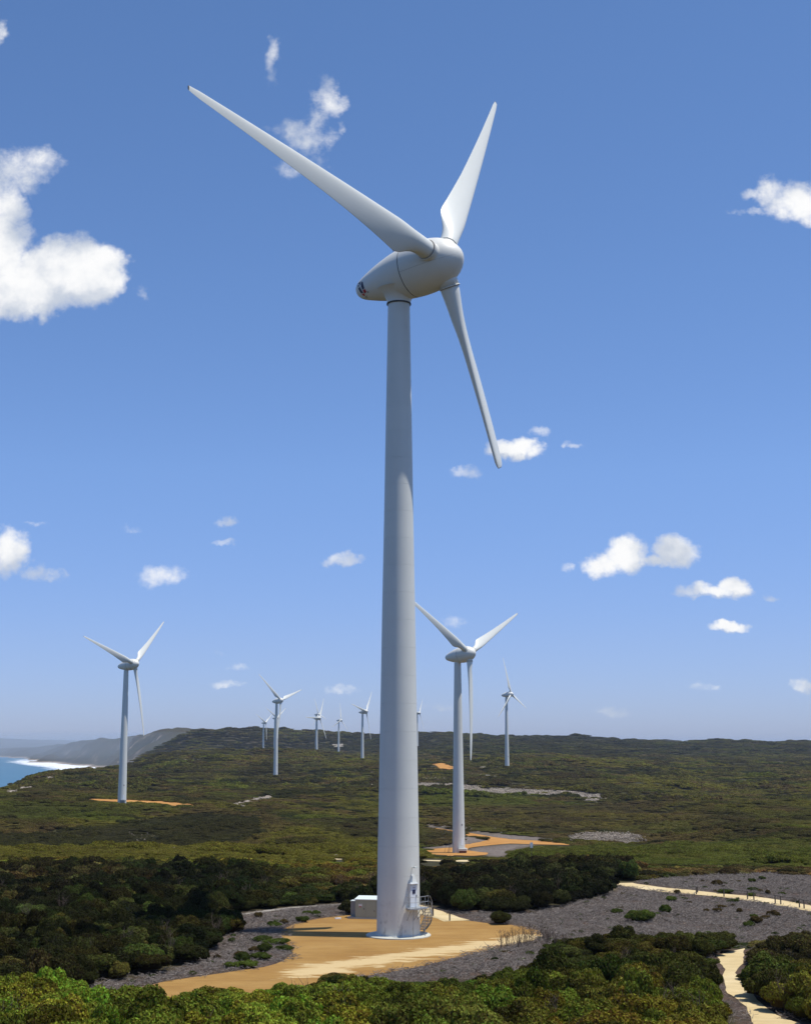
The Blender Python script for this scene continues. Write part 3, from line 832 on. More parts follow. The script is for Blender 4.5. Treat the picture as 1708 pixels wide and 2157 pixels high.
def blade_mesh(name, rmax=RB, cut=False):
    """blade along +Z from the hub centre; leading edge +X, upwind +Y"""
    st = [1.9, 2.3, 2.7, 3.1, 3.6, 4.2, 4.9, 5.6, 6.3, 7.0, 7.7, 8.5, 9.5, 11, 13, 15, 17.5, 20, 22.5, 25, 27.5, 30, 32, 33.4, 34.2, 34.5, 34.6]
    if cut: st = [s for s in st if s < rmax-.7]+[rmax-.7, rmax-.3, rmax-.1, rmax]
    ns = 28; V = []; F_ = []
    for r in st:
        c = np.interp(r, [1.9, 3.1, 5.0, 6.6, 7.4, 9.5, 15, 25, 33.4, 34.6], [1.86, 1.86, 2.45, 3.1, 3.2, 2.95, 2.35, 1.45, .72, .42])
        le = np.interp(r, [1.9, 3.1, 5.0, 7.4, 15, 25, 33.4, 34.6], [.93, .93, .97, 1.05, .85, .55, .30, .18])
        th = np.interp(r, [1.9, 3.1, 5.0, 7.4, 9.5, 15, 25, 34.6], [1.86, 1.86, 1.45, 1.0, .78, .5, .26, .07])
        bl = float(sstep(3.0, 7.0, r))            # circle -> aerofoil
        tw = np.interp(r, [1.9, 5, 7.4, 11, 17, 25, 34.6], [21, 20, 18, 13, 8, 4.5, 1.5])
        bend = -1.8*(r/RB)**1.6
        if cut and r > rmax-.6: k = max(.25, math.sqrt(max(0, (rmax-r)/.6))); c *= k**.4; th *= k; le *= k**.4
        for i in range(ns):
            a = 2*math.pi*i/ns
            cxr = math.cos(a)*.93*(c/1.86 if False else 1); cyr = math.sin(a)*th/2
            xc = .5+.5*math.cos(a)                 # 1 at LE
            t_ = 1-xc
            yt = 5*(.2969*math.sqrt(t_)-.126*t_-.3516*t_**2+.2843*t_**3-.1036*t_**4)
            ya = yt*th*(1.15 if math.sin(a) < 0 else .85)*(-1 if math.sin(a) < 0 else 1)*1.0
            xa = le-c*t_
            xr = math.cos(a)*min(.93, c/2)
            x = xr*(1-bl)+xa*bl; y = cyr*(1-bl)+ya*bl
            ca, sa = math.cos(R(tw)), math.sin(R(tw))
            V.append((x*ca-y*sa, x*sa+y*ca+bend, r))
    m = len(st)
    F_ = [(i*ns+k, i*ns+(k+1) % ns, (i+1)*ns+(k+1) % ns, (i+1)*ns+k) for i in range(m-1) for k in range(ns)]
    F_.append(tuple((m-1)*ns+k for k in range(ns)))
    b = MB(); b.add(V, F_, True)
    me = b.mesh(name, M_BLADE); me.materials.append(M_TIP if not cut else M_BLADE)
    if not cut:
        for p in me.polygons:
            if min(V[i][2] for i in p.vertices) > 34.45: p.material_index = 1
    return me


blade_full = blade_mesh('blade')
col = MB(); col.tube([(0, 0, 1.45), (0, 0, 2.62)], 1.0, 36)
col.lathe([(1.0, 2.62), (1.07, 2.62), (1.07, 2.70), (.97, 2.70)], 36)
collar_mesh = col.mesh('blade_collar', M_NAC)
rg = MB(); rg.lathe([(.90, 2.70), (1.0, 2.70), (1.0, 2.77), (.93, 2.77)], 36); ring_mesh = rg.mesh('root_ring', M_GREYD)


def axes_matrix(n, origin):
    """local Z along n, local Y as level-up as can be"""
    z = Vector(n).normalized(); x = Vector((0, 0, 1)).cross(z).normalized(); y = z.cross(x)
    M = Matrix((x, y, z)).transposed().to_4x4(); M.translation = Vector(origin); return M


def blade_matrix(n, phi, origin, parent_loc):
    n = Vector(n).normalized(); rgt = (-n).cross(Vector((0, 0, 1))).normalized(); u = rgt.cross(-n)
    if u.z < 0: u = -u
    d_ = u*math.cos(phi)+rgt*math.sin(phi)         # radial
    t_ = -u*math.sin(phi)+rgt*math.cos(phi)        # the way it turns (clockwise from the front)
    y_ = n                                          # upwind
    # right-handedness: X=t, Y=n, Z=d
    M = Matrix((t_, y_, d_)).transposed().to_4x4(); M.translation = Vector(origin)-Vector(parent_loc); return M


def tower_prof_main():
    rows = [(1960, 91.5), (1900, 90), (1804, 87.6), (1694, 83.2), (1550, 78.5), (1403, 73.5), (1270, 69), (1100, 62), (950, 57), (800, 51.5), (640, 46)]
    out_ = []
    for py, w in rows:
        r = ray(836, py); k = TY/r[1]; z = CAMZ+r[2]*k
        depth = TY*math.cos(PITCH)+(z-CAMZ)*math.sin(PITCH)
        out_.append((z, w*depth/FPX/2))
    return out_


def frame_parts(root, hub, n, phi, loc, base_r, first=False):
    M = axes_matrix(n, np.array(hub)-np.array(loc))
    parts = {}
    for nm, me in (('nacelle', nac_mesh), ('spinner', spn_mesh), ('seam_ring', gap_mesh), ('panel_seam', seam_mesh)):
        o = link(nm, me, root); o.matrix_local = M; parts[nm] = o
    for k in range(3):
        ph = phi+k*2*math.pi/3
        Mb = blade_matrix(n, ph, hub, loc)
        me = blade_full
        if first and k == 1: me = blade_cut
        o = link('blade', me, root); o.matrix_local = Mb
        c = link('blade_collar', collar_mesh, root); c.matrix_local = Mb
        g = link('root_ring', ring_mesh, root); g.matrix_local = Mb
    return parts


TP = tower_prof_main()
TOPZ = TP[-1][0]
def trad(z): return float(np.interp(z, [p[0] for p in TP], [p[1] for p in TP]))
far_tower = MB(); far_tower.lathe([(2.05*1.0, -2.0)]+[(2.05 - (2.05-1.12)*(z/61.5)**1.05, z) for z in np.linspace(0, 61.5, 14)], 28)
far_tower_mesh = far_tower.mesh('tower', M_TOWER)
neck_r = [(0, 1.16), (.15, 1.17), (.4, 1.25), (.65, 1.38), (.9, 1.58), (1.15, 1.85), (1.4, 2.2)]
neck = MB(); neck.lathe([(r, z) for z, r in neck_r], 40); neck_mesh = neck.mesh('yaw_skirt', M_NAC)
yr = MB(); yr.lathe([(1.12, -.10), (1.22, -.10), (1.22, .02), (1.1, .02)], 40); yaw_mesh = yr.mesh('yaw_ring', M_DARK)
dr = MB(); dr.box((0, 0, 0), (.08, .9, 2.0)); door_far_mesh = dr.mesh('door', M_DOOR)
vt = MB(); vt.box((0, 0, 0), (.12, .5, .6)); vent_far_mesh = vt.mesh('vent', M_GREYD)

# length of the cut lower blade of the front turbine
hub0, n0, tw0, _ = TINFO[0]
phi0 = R(TURB[0][4])
Mb = blade_matrix(n0, phi0+2*math.pi/3, hub0, (0, 0, 0))
lo, hi = 5.0, 34.0
for _ in range(30):
    m_ = (lo+hi)/2; p_ = Mb @ Vector((0, -1.8*(m_/RB)**1.6, m_))
    if proj(*p_)[1] < 986: lo = m_
    else: hi = m_
blade_cut = blade_mesh('blade', lo, True)

for i, (hub, n, tw, tl) in enumerate(TINFO):
    lab = TURB[i][5]
    base = (tw[0], tw[1], 0.0 if i == 0 else H(tw[0], tw[1]))
    root = empty('wind_turbine', base)
    tag(root, lab, 'wind turbine', 'wind turbines on the coastal heath')
    P = frame_parts(root, hub, n, R(TURB[i][4]), base, 2.05, i == 0)
    if i == 0:
        # tower in welded sections
        nsec = 23; z0, z1 = .22, TOPZ
        for s in range(nsec):
            a = z0+(z1-z0)*s/nsec; b_ = z0+(z1-z0)*(s+1)/nsec
            mb = MB(); g = .003
            prof = [(trad(a)-.02, a+.003), (trad(a), a+.0045)]+[(trad(a+(b_-a)*t), a+(b_-a)*t) for t in (.25, .5, .75)]+[(trad(b_), b_-.0045), (trad(b_)-.02, b_-.003)]
            mb.lathe(prof, 96); o = mb.build('tower_section', M_TOWERD, root)
        mb = MB(); mb.lathe([(2.10, -.1), (2.10, .16), (2.07, .22), (1.9, .22)], 96)
        mb.build('base_flange', M_TOWERD, root)
        nk = link('yaw_skirt', neck_mesh, root); nk.location = (0, 0, TOPZ+.02)
        yk = link('yaw_ring', yaw_mesh, root); yk.location = (0, 0, TOPZ)
    else:
        hz = hub[2]-base[2]; sc = (tw[2]-1.9-base[2])/61.5
        o = link('tower', far_tower_mesh, root); o.scale = (1, 1, sc)
        nk = link('yaw_skirt', neck_mesh, root); nk.location = (0, 0, 61.5*sc-.05)
        if TURB[i][2] < 1400:
            a = -1.0
            dd = link('door', door_far_mesh, root); dd.location = (1.98*math.cos(a), 1.98*math.sin(a), 3.6); dd.rotation_euler = (0, 0, a)
            vv = link('vent', vent_far_mesh, root); vv.location = (1.9*math.cos(a), 1.9*math.sin(a), 9.0); vv.rotation_euler = (0, 0, a)
    if i == 0:
        NACO = P['nacelle']; ROOT0 = root

# small fittings on the front nacelle: wind vane, emblem
Mn = axes_matrix(n0, hub0)
def on_nac(s, ang, off=0.0):
    r = nac_r(s)+off; return Mn @ Vector((r*math.cos(ang), r*math.sin(ang), s))
Minv = Mn.inverted()
mb = MB()
for ds in (0, .28):
    p = Vector((0, nac_r(-5.0-ds)-.05, -5.0-ds)); mb.tube([p, p+Vector((0, .75, 0))], .035, 6)
    mb.tube([p+Vector((-.12, .75, 0)), p+Vector((.12, .75, 0))], .05, 6)
link('wind_vane', mb.mesh('wind_vane', M_DARK), NACO)
# emblem near the tail: flat print following the shell, on the side that faces the path
cdir = Minv.to_3x3() @ (Vector((0, 0, CAMZ))-Vector(hub0)); ang0 = math.atan2(cdir.y, cdir.x)
sgn = 1 if math.sin(ang0+0.1) > math.sin(ang0) else -1
def decal(polys, mat, name, off):
    mb = MB()
    for poly in polys:
        # poly in metres: x towards the nose, y up, centred on the emblem
        n = len(poly); c = np.mean(poly, 0)
        ring = []
        for (a, b), (a2, b2) in zip(poly, poly[1:]+poly[:1]):
            for k in range(3): ring.append((a+(a2-a)*k/3, b+(b2-b)*k/3))
        V = []
        for (a, b) in ring+[tuple(c)]:
            a *= 1.25; b *= 1.2; s = -8.85+a; rr = nac_r(s)
            ang = ang0+sgn*(b/rr+.06); r = rr+off
            V.append(Vector((r*math.cos(ang), r*math.sin(ang), s)))
        m = len(ring)
        mb.add(V, [(k, (k+1) % m, m) for k in range(m)])
    return link(name, mb.mesh(name, mat), NACO)
decal([[(-.32, .72), (.12, .80), (-.05, .42), (-.34, .34)], [(.18, .70), (.34, .62), (.40, .05), (.08, -.02), (-.01, .36)], [(-.34, .24), (-.08, .32), (.0, .0), (.10, -.28), (-.20, -.22)]], M_NAVY, 'emblem_navy', .02)
decal([[(.12, -.06), (.42, .0), (.48, -.30), (.14, -.36)], [(-.16, -.28), (.10, -.34), (.12, -.56), (-.08, -.50)]], M_RED, 'emblem_red', .02)
decal([[(-.30, .62), (-.22, .66), (.06, .30), (.02, .22)], [(.04, .74), (.12, .76), (.06, .24), (.0, .28)], [(.02, .26), (.08, .24), (.16, -.30), (.08, -.30)]], M_WHITE, 'emblem_white_lines', .03)
decal([[(.52, -.28), (.66, -.24), (.70, -.40), (.56, -.44)], [(-.04, -.66), (.30, -.58), (.32, -.66), (-.02, -.74)], [(.0, -.80), (.22, -.74), (.24, -.80), (.02, -.86)]], M_GREYD, 'emblem_lettering', .02)

# ------------------------------------------------------------------ foot of the front turbine
BX, BY = TX, TY
mb = MB(); mb.lathe([(3.0, -.1), (3.0, .10), (2.94, .14), (2.0, .15)], 72)
o = mb.build('foundation_slab', M_CONC); o.location = (BX, BY, 0); tag(o, 'round pale concrete slab under the big turbine', 'slab')


def cyl(alpha, r, z):          # alpha measured from the camera-facing side towards the right
    return Vector((r*math.sin(alpha), -r*math.cos(alpha), z))


PLZ = 2.72; DA = R(41)
rt = trad(3.5)
DIRO = Vector((math.sin(DA), -math.cos(DA), 0)); DIRT = Vector((math.cos(DA), math.sin(DA), 0))
Md = Matrix((DIRT, -DIRO, Vector((0, 0, 1)))).transposed()   # x along the wall, -y outward
def dbox(mb, cx_, out_, cz, sx_, sy_, sz_):
    c = DIRO*(rt+out_)+DIRT*cx_+Vector((0, 0, cz)); mb.box(c, (sx_, sy_, sz_), M=Md)
df = MB(); dbox(df, 0, -.02, PLZ+1.02, .94, .34, 2.10); door_frame = df.build('door_frame', M_TOWERD, ROOT0)
dl = MB(); dbox(dl, 0, .165, PLZ+1.0, .78, .05, 1.94); dleaf = dl.build('door', M_DOOR, ROOT0)
dv_ = MB(); dbox(dv_, 0, .20, PLZ+1.40, .34, .04, .36)
dvo = dv_.build('vent_grille', M_NAVY, dleaf)
dh = MB(); dbox(dh, .30, .22, PLZ+1.0, .05, .06, .22); dh.build('handle', M_DSTEEL, dleaf)
nb_ = MB()
for k in range(3): dbox(nb_, -.1+k*.1, .196, PLZ+1.76, .06, .015, .08)
nb_.build('number_plate', M_GREYD, dleaf)
hd = MB(); dbox(hd, 0, .14, PLZ+2.12, 1.0, .44, .07); hd.build('door_canopy', M_DOOR, ROOT0)
# tapered hood above the door
hv = []
for (w_, z_, o_) in ((.42, PLZ+2.16, .16), (.18, PLZ+2.88, .04)):
    for s_, oo in ((-1, o_), (1, o_), (1, -.25), (-1, -.25)): hv.append(DIRO*(rt+oo)+DIRT*(s_*w_)+Vector((0, 0, z_)))
mb = MB(); mb.add(hv, [(0, 1, 5, 4), (1, 2, 6, 5), (3, 0, 4, 7), (4, 5, 6, 7)]); mb.build('door_hood', M_TOWERD, ROOT0)
mb = MB(); pl = DIRO*(rt-.05)+Vector((0, 0, PLZ+3.55)); mb.tube([pl, pl+DIRO*.35+Vector((0, 0, .06))], .035, 8); mb.box(pl+DIRO*.45+Vector((0, 0, .04)), (.30, .22, .12), M=Md)
mb.build('lamp', M_KROOF, ROOT0)

# platform and curved stairs
ST = empty('access_stairs', (BX, BY, 0)); tag(ST, 'grey steel platform and curved open stairs round the right side of the big tower', 'stairs')
A0, A1, AE = R(20), R(66), R(132)
RI, RO = 2.12, 3.05
mb = MB(); na = 14; V = []
for z in (PLZ-.12, PLZ):
    for k in range(na+1):
        a = A0+(A1-A0)*k/na; V += [cyl(a, RI-.05, z), cyl(a, RO, z)]
m = (na+1)*2; F_ = []
for k in range(na):
    b = 2*k; F_ += [(b, b+2, b+3, b+1), (m+b, m+b+1, m+b+3, m+b+2), (b+1, b+3, m+b+3, m+b+1), (b, m+b, m+b+2, b+2)]
F_ += [(0, 1, m+1, m), (2*na, m+2*na, m+2*na+1, 2*na+1)]
mb.add(V, F_); mb.build('platform', M_STEEL, ST)
NST = 15
for k in range(NST):
    t = (k+.5)/NST; a = A1+(AE-A1)*t; z = PLZ-.02-(PLZ-.28)*t
    mb = MB(); c = cyl(a, (2.32+3.12)/2, z)
    mb.box(c, (.80, .24, .04), M=Matrix.Rotation(a-math.pi/2, 3, 'Z'))
    mb.build('tread', M_DSTEEL, ST)


def arc(r, aa, ab, za, zb, n=18, dz=0): return [cyl(aa+(ab-aa)*k/n, r, za+(zb-za)*k/n+dz) for k in range(n+1)]


def strip(name, r, aa, ab, za, zb, hgt, mat, n=24):
    mb = MB(); V = []
    for k in range(n+1):
        a = aa+(ab-aa)*k/n; z = za+(zb-za)*k/n
        V += [cyl(a, r, z-hgt), cyl(a, r, z), cyl(a, r+.03, z), cyl(a, r+.03, z-hgt)]
    F_ = [(4*k+i, 4*k+(i+1) % 4, 4*k+4+(i+1) % 4, 4*k+4+i) for k in range(n) for i in range(4)]+[(0, 1, 2, 3), (4*n+3, 4*n+2, 4*n+1, 4*n)]
    mb.add(V, F_); return mb.build(name, mat, ST)


strip('stringer', 2.30, A1, AE, PLZ, .25, .22, M_STEEL); strip('stringer', 3.12, A1, AE, PLZ, .25, .22, M_STEEL)
for dz in (1.0, .52):
    mb = MB(); mb.tube([cyl(A0, 2.1, PLZ+dz)]+arc(RO-.03, A0, A1, PLZ, PLZ, 10, dz), .024, 6); mb.build('handrail', M_STEEL, ST)
    mb = MB(); mb.tube(arc(3.14, A1, AE, PLZ, .25, 18, dz), .024, 6); mb.build('handrail', M_STEEL, ST)
    mb = MB(); mb.tube(arc(2.30, A1+R(14), AE, PLZ-.55, .25, 14, dz), .022, 6); mb.build('handrail', M_STEEL, ST)
for k in range(5):
    a = A0+(A1-A0)*k/4; mb = MB(); mb.tube([cyl(a, RO-.03, PLZ-.1), cyl(a, RO-.03, PLZ+1.0)], .025, 6); mb.build('rail_post', M_STEEL, ST)
for k in range(1, 6):
    t = k/5; a = A1+(AE-A1)*t; z = PLZ-(PLZ-.25)*t; mb = MB(); mb.tube([cyl(a, 3.14, z-.15), cyl(a, 3.14, z+1.0)], .025, 6); mb.build('rail_post', M_STEEL, ST)
for a in (R(24), R(46), R(64)):
    mb = MB(); mb.tube([cyl(a, RO-.12, PLZ-.1), cyl(a, 1.9, PLZ-1.25)], .035, 6); mb.build('brace', M_STEEL, ST)
for a in (R(30), R(63)):
    mb = MB(); mb.tube([cyl(a, 2.75, PLZ-.1), cyl(a, 2.75, .12)], .035, 6); mb.build('support_post', M_STEEL, ST)

# transformer cabinet left behind the tower
p = hit(770, 1937); KZ = 0.0
KR = empty('electrical_cabinet', (p[0]+.55, p[1]+.2, 0), R(-11)); tag(KR, 'olive green transformer cabinet with pale roof standing left of the big tower', 'cabinet')
kw, kd, kh = 3.3, 1.9, 1.86
mb = MB(); mb.box((0, kd/2, .07), (kw+.14, kd+.14, .16)); mb.build('plinth', M_CONC, KR)
mb = MB(); mb.box((0, kd/2, .15+(kh-.15)/2), (kw, kd, kh-.15)); mb.build('body', M_KIOSK, KR)
mb = MB(); mb.box((0, kd/2, kh+.05), (kw+.16, kd+.18, .09)); mb.add([(-kw/2-.08, -.09, kh+.095), (kw/2+.08, -.09, kh+.095), (kw/2+.08, kd+.09, kh+.26), (-kw/2-.08, kd+.09, kh+.26)], [(0, 1, 2, 3)])
mb.add([(-kw/2-.08, -.09, kh+.093), (-kw/2-.08, kd+.09, kh+.258), (-kw/2-.08, kd+.09, kh+.09)], [(0, 1, 2)]); mb.build('roof', M_KROOF, KR)
for k in range(3):
    mb = MB(); cxk = -kw/2+.56+k*1.08; mb.box((cxk, -.012, .22+(kh-.3)/2), (1.04, .03, kh-.36)); dk = mb.build('door', M_KIOSK, KR)
    hb = MB(); hb.box((cxk+.36, -.045, 1.02-.2*(k % 2)), (.07, .05, .16)); hb.build('handle', M_DSTEEL, dk)
    if k == 0:
        sg = MB(); sg.box((cxk-.02, -.035, 1.38), (.36, .012, .24)); sg.build('warning_sign', M_WHITE, dk)
        sg = MB(); sg.box((cxk-.02, -.044, 1.22), (.22, .012, .09)); sg.build('warning_sign', M_RED, dk)
        sg = MB(); sg.box((cxk-.1, -.044, 1.47), (.10, .008, .04)); sg.box((cxk+.07, -.044, 1.47), (.10, .008, .04)); sg.build('sign_lettering', M_GREYD, dk)
mb = MB(); mb.box((-kw/2-.36, kd*.55, .86), (.5, .9, 1.62)); mb.build('side_cabinet', M_KSIDE, KR)
mb = MB(); mb.box((-kw/2-.36, kd*.55, 1.70), (.56, .96, .06)); mb.build('side_cabinet_lid', M_KROOF, KR)
mb = MB(); mb.box((-kw/2-.42, .1, .1), (.7, .5, .22)); mb.build('cable_duct', M_KSIDE, KR)
p2 = hit(712, 1936)
mb = MB(); mb.box((0, 0, .05), (.6, .35, .1)); o = mb.build('concrete_block', M_WHITE); o.location = (p2[0], p2[1], .02); o.rotation_euler = (0, 0, .3)
tag(o, 'small pale concrete block lying on the sand left of the green cabinet', 'concrete block')

# kiosks at the second and left turbine
def kiosk(px, py, w, h, wall, roof, label, i, off):
    tw = TINFO[i][2]; r_ = empty('electrical_cabinet', (tw[0]+off[0], tw[1]+off[1], H(tw[0], tw[1])), R(-8)); tag(r_, label, 'cabinet')
    mb = MB(); mb.box((0, 0, h/2-.3), (w, 1.8, h+.6)); mb.build('body', wall, r_)
    mb = MB(); mb.box((0, 0, h+.35), (w+.3, 2.1, .7)); mb.build('roof', roof, r_)
kiosk(0, 0, 2.3, 1.0, M_REDBROWN, M_KROOF, 'small cabinet with white roof and dark red walls at the foot of the second turbine', 2, (1.2, -3.4))
kiosk(0, 0, 1.9, 1.6, M_KSIDE, M_KSIDE, 'small grey cabinet at the foot of the left turbine', 1, (1.1, -3.3))
tw = TINFO[2][2]; s3 = empty('access_stairs', (tw[0]-2.6, tw[1]-1.2, H(tw[0], tw[1]))); tag(s3, 'small dark access stairs left of the second turbine foot', 'stairs')
for dx in (-1.2, 0):
    mb = MB(); mb.tube([(dx-.9, 0, 0), (dx-.2, 0, 2.9), (dx+.7, 0, 2.9)], .07, 6); mb.build('handrail', M_DSTEEL, s3)
for k in range(8):
    mb = MB(); mb.box((-.7+k*.1, 0, .3+k*.33), (1.1, .25, .06)); mb.build('tread', M_DSTEEL, s3)


# ------------------------------------------------------------------ fences
def fence(name, pts, h, rails, label, rw=.05):
    p0 = pts[0]; root = empty(name, p0); tag(root, label, 'fence')
    loc = [Vector(q)-Vector(p0) for q in pts]
    for q in loc:
        mb = MB(); mb.tube([q+Vector((0, 0, -.2)), q+Vector((0, 0, h))], .075, 7); mb.build('post', M_TIMBER, root)
    for rz_ in rails:
        for a, b in zip(loc[:-1], loc[1:]):
            mb = MB(); mb.tube([a+Vector((0, 0, rz_)), b+Vector((0, 0, rz_))], rw, 6); mb.build('rail', M_TIMBER, root)
fence('post_and_rail_fence', [tuple(hit(q, r_)) for q, r_ in ((912, 1930), (947, 1940))], .95, (.88,), 'short timber rail with two posts beside the sand path right of the big tower')
fp = [(1524, 1889), (1573.7, 1895), (1587, 1897), (1632, 1903.5), (1643.6, 1905.5), (1683, 1912), (1692.7, 1914), (1745, 1923)]
fence('post_and_rail_fence', [tuple(hit(*q)) for q in fp], .95, (.9,), 'long low timber fence along the pale path on the right', .035)
lp = [tuple(hit(q, r_)) for q, r_ in ((1466, 1884), (1468.5, 1880))]
fence('post_and_rail_fence', lp, .9, (.8,), 'two lone timber posts at the middle of the pale path on the right')
p = hit(1119.5, 1813); wp = empty('marker_post', tuple(p)); tag(wp, 'small white marker sign on a post among the dark bushes', 'sign')
mb = MB(); mb.tube([(0, 0, -.3), (0, 0, 2.4)], .05, 6); mb.build('post', M_TIMBER, wp)
mb = MB(); mb.box((0, -.06, 2.75), (.5, .05, .95)); mb.build('panel', M_WHITE, wp)


# ------------------------------------------------------------------ shrubs
def shrub_mesh(name, seed, leaves, leaf, lumps=9, flat=.75, spread=.62, core=True, tall=1.0):
    """dome of unit radius made of many small leaf faces on several overlapping lumps"""
    rg_ = np.random.default_rng(seed); L = []
    L.append((0, 0, .38*flat, .62, .55*flat))
    for k in range(lumps):
        a = rg_.uniform(0, 2*math.pi); d_ = spread*math.sqrt(rg_.uniform(.05, 1)); r = rg_.uniform(.26, .44)*(1.0 if lumps < 12 else .72)
        L.append((d_*math.cos(a), d_*math.sin(a), (.25+.42*(1-d_**2))*flat*rg_.uniform(.75, 1.2)*tall, r, r*rg_.uniform(.75, 1.0)*flat*1.15))
    L = np.array(L); wts = L[:, 3]**2; wts /= wts.sum()
    k = rg_.choice(len(L), leaves, p=wts)
    dirs = rg_.normal(size=(leaves, 3)); dirs[:, 2] = np.abs(dirs[:, 2])*1.0-.35*(rg_.random(leaves) < .45)*np.abs(dirs[:, 2])*2; dirs /= np.linalg.norm(dirs, axis=1)[:, None]
    rad = rg_.uniform(.86, 1.07, leaves)**1.0
    c = L[k, :3]; rr = np.stack([L[k, 3], L[k, 3], L[k, 4]], 1)
    P = c+dirs*rr*rad[:, None]; P[:, 2] = np.maximum(P[:, 2], .02)
    # drop leaves buried inside another lump
    keep = np.ones(leaves, bool)
    for q in L:
        dd = ((P-q[:3])/np.array([q[3], q[3], q[4]])); keep &= (dd**2).sum(1) > .62
    P = P[keep]; dn = dirs[keep]; m = len(P)
    nrm = dn+rg_.normal(size=(m, 3))*.55; nrm /= np.linalg.norm(nrm, axis=1)[:, None]
    t = np.cross(nrm, rg_.normal(size=(m, 3))); t /= np.linalg.norm(t, axis=1)[:, None]; b = np.cross(nrm, t)
    s = (leaf*rg_.uniform(.6, 1.35, m))[:, None]
    V = np.stack([P-t*s*.5, P-b*s*.26+nrm*s*.06, P+t*s*.5, P+b*s*.26+nrm*s*.06], 1).reshape(-1, 3)
    F_ = np.arange(m*4).reshape(m, 4); lv = np.repeat(rg_.random(m), 4)
    if core:
        cv, cf, off = [], [], len(V)
        for q in L:
            nn, mm = 8, 5; b0 = len(cv)
            for i in range(mm+1):
                th = math.pi*.62*i/mm
                for j in range(nn):
                    ph = 2*math.pi*j/nn; cv.append((q[0]+.80*q[3]*math.sin(th)*math.cos(ph), q[1]+.80*q[3]*math.sin(th)*math.sin(ph), max(.0, q[2]+.80*q[4]*math.cos(th))))
            for i in range(mm):
                for j in range(nn): cf.append((off+b0+i*nn+j, off+b0+i*nn+(j+1) % nn, off+b0+(i+1)*nn+(j+1) % nn, off+b0+(i+1)*nn+j))
        V = np.concatenate([V, np.array(cv)]); F_ = np.concatenate([F_, np.array(cf)]); lv = np.concatenate([lv, np.full(len(cv), .0)])  # core darkest: shade in the gaps between leaves put into its colour
    me = mesh_np(name, V, F_.astype(np.int32), M_LEAF)
    a = me.attributes.new('lv', 'FLOAT', 'POINT'); a.data.foreach_set('value', lv.astype(np.float32))
    return me


def stem_mesh(name, seed, n=9):
    rg_ = np.random.default_rng(seed); mb = MB()
    for k in range(n):
        a = rg_.uniform(0, 2*math.pi); d_ = rg_.uniform(.2, .7); b0 = Vector((rg_.uniform(-.12, .12), rg_.uniform(-.12, .12), -.05))
        top = Vector((d_*math.cos(a), d_*math.sin(a), rg_.uniform(.3, .6)))
        mid = b0.lerp(top, .5)+Vector((rg_.uniform(-.06, .06), rg_.uniform(-.06, .06), -.04))
        mb.tube([b0, mid, top], .028, 5, .012, cap=False)
    return mb.mesh(name, M_BARK)


NEAR = [shrub_mesh('foliage', 100+k, 11000, .088, lumps=[20, 26, 17, 30, 23][k], flat=[.85, .8, .95, .7, .9][k], spread=[.62, .66, .55, .7, .6][k]) for k in range(5)]
STEM = [stem_mesh('stem', 60+k) for k in range(5)]
MIDP = [shrub_mesh('foliage', 200+k, 3000, .12, lumps=15, flat=[.8, .65, .9, .7][k]) for k in range(4)]
FARP = [shrub_mesh('foliage', 300+k, 620, .24, lumps=7, flat=[.75, .6, .85][k], spread=.7) for k in range(3)]

# hidden-from-nobody prototypes: each is one of the placed shrubs themselves (see below)
GREENS = dict(fg=(.168, .190, .020), fgd=(.060, .078, .012), dark=(.021, .026, .006), olive=(.140, .120, .016), brown=(.115, .076, .026), bright=(.120, .132, .014), dull=(.092, .082, .018))


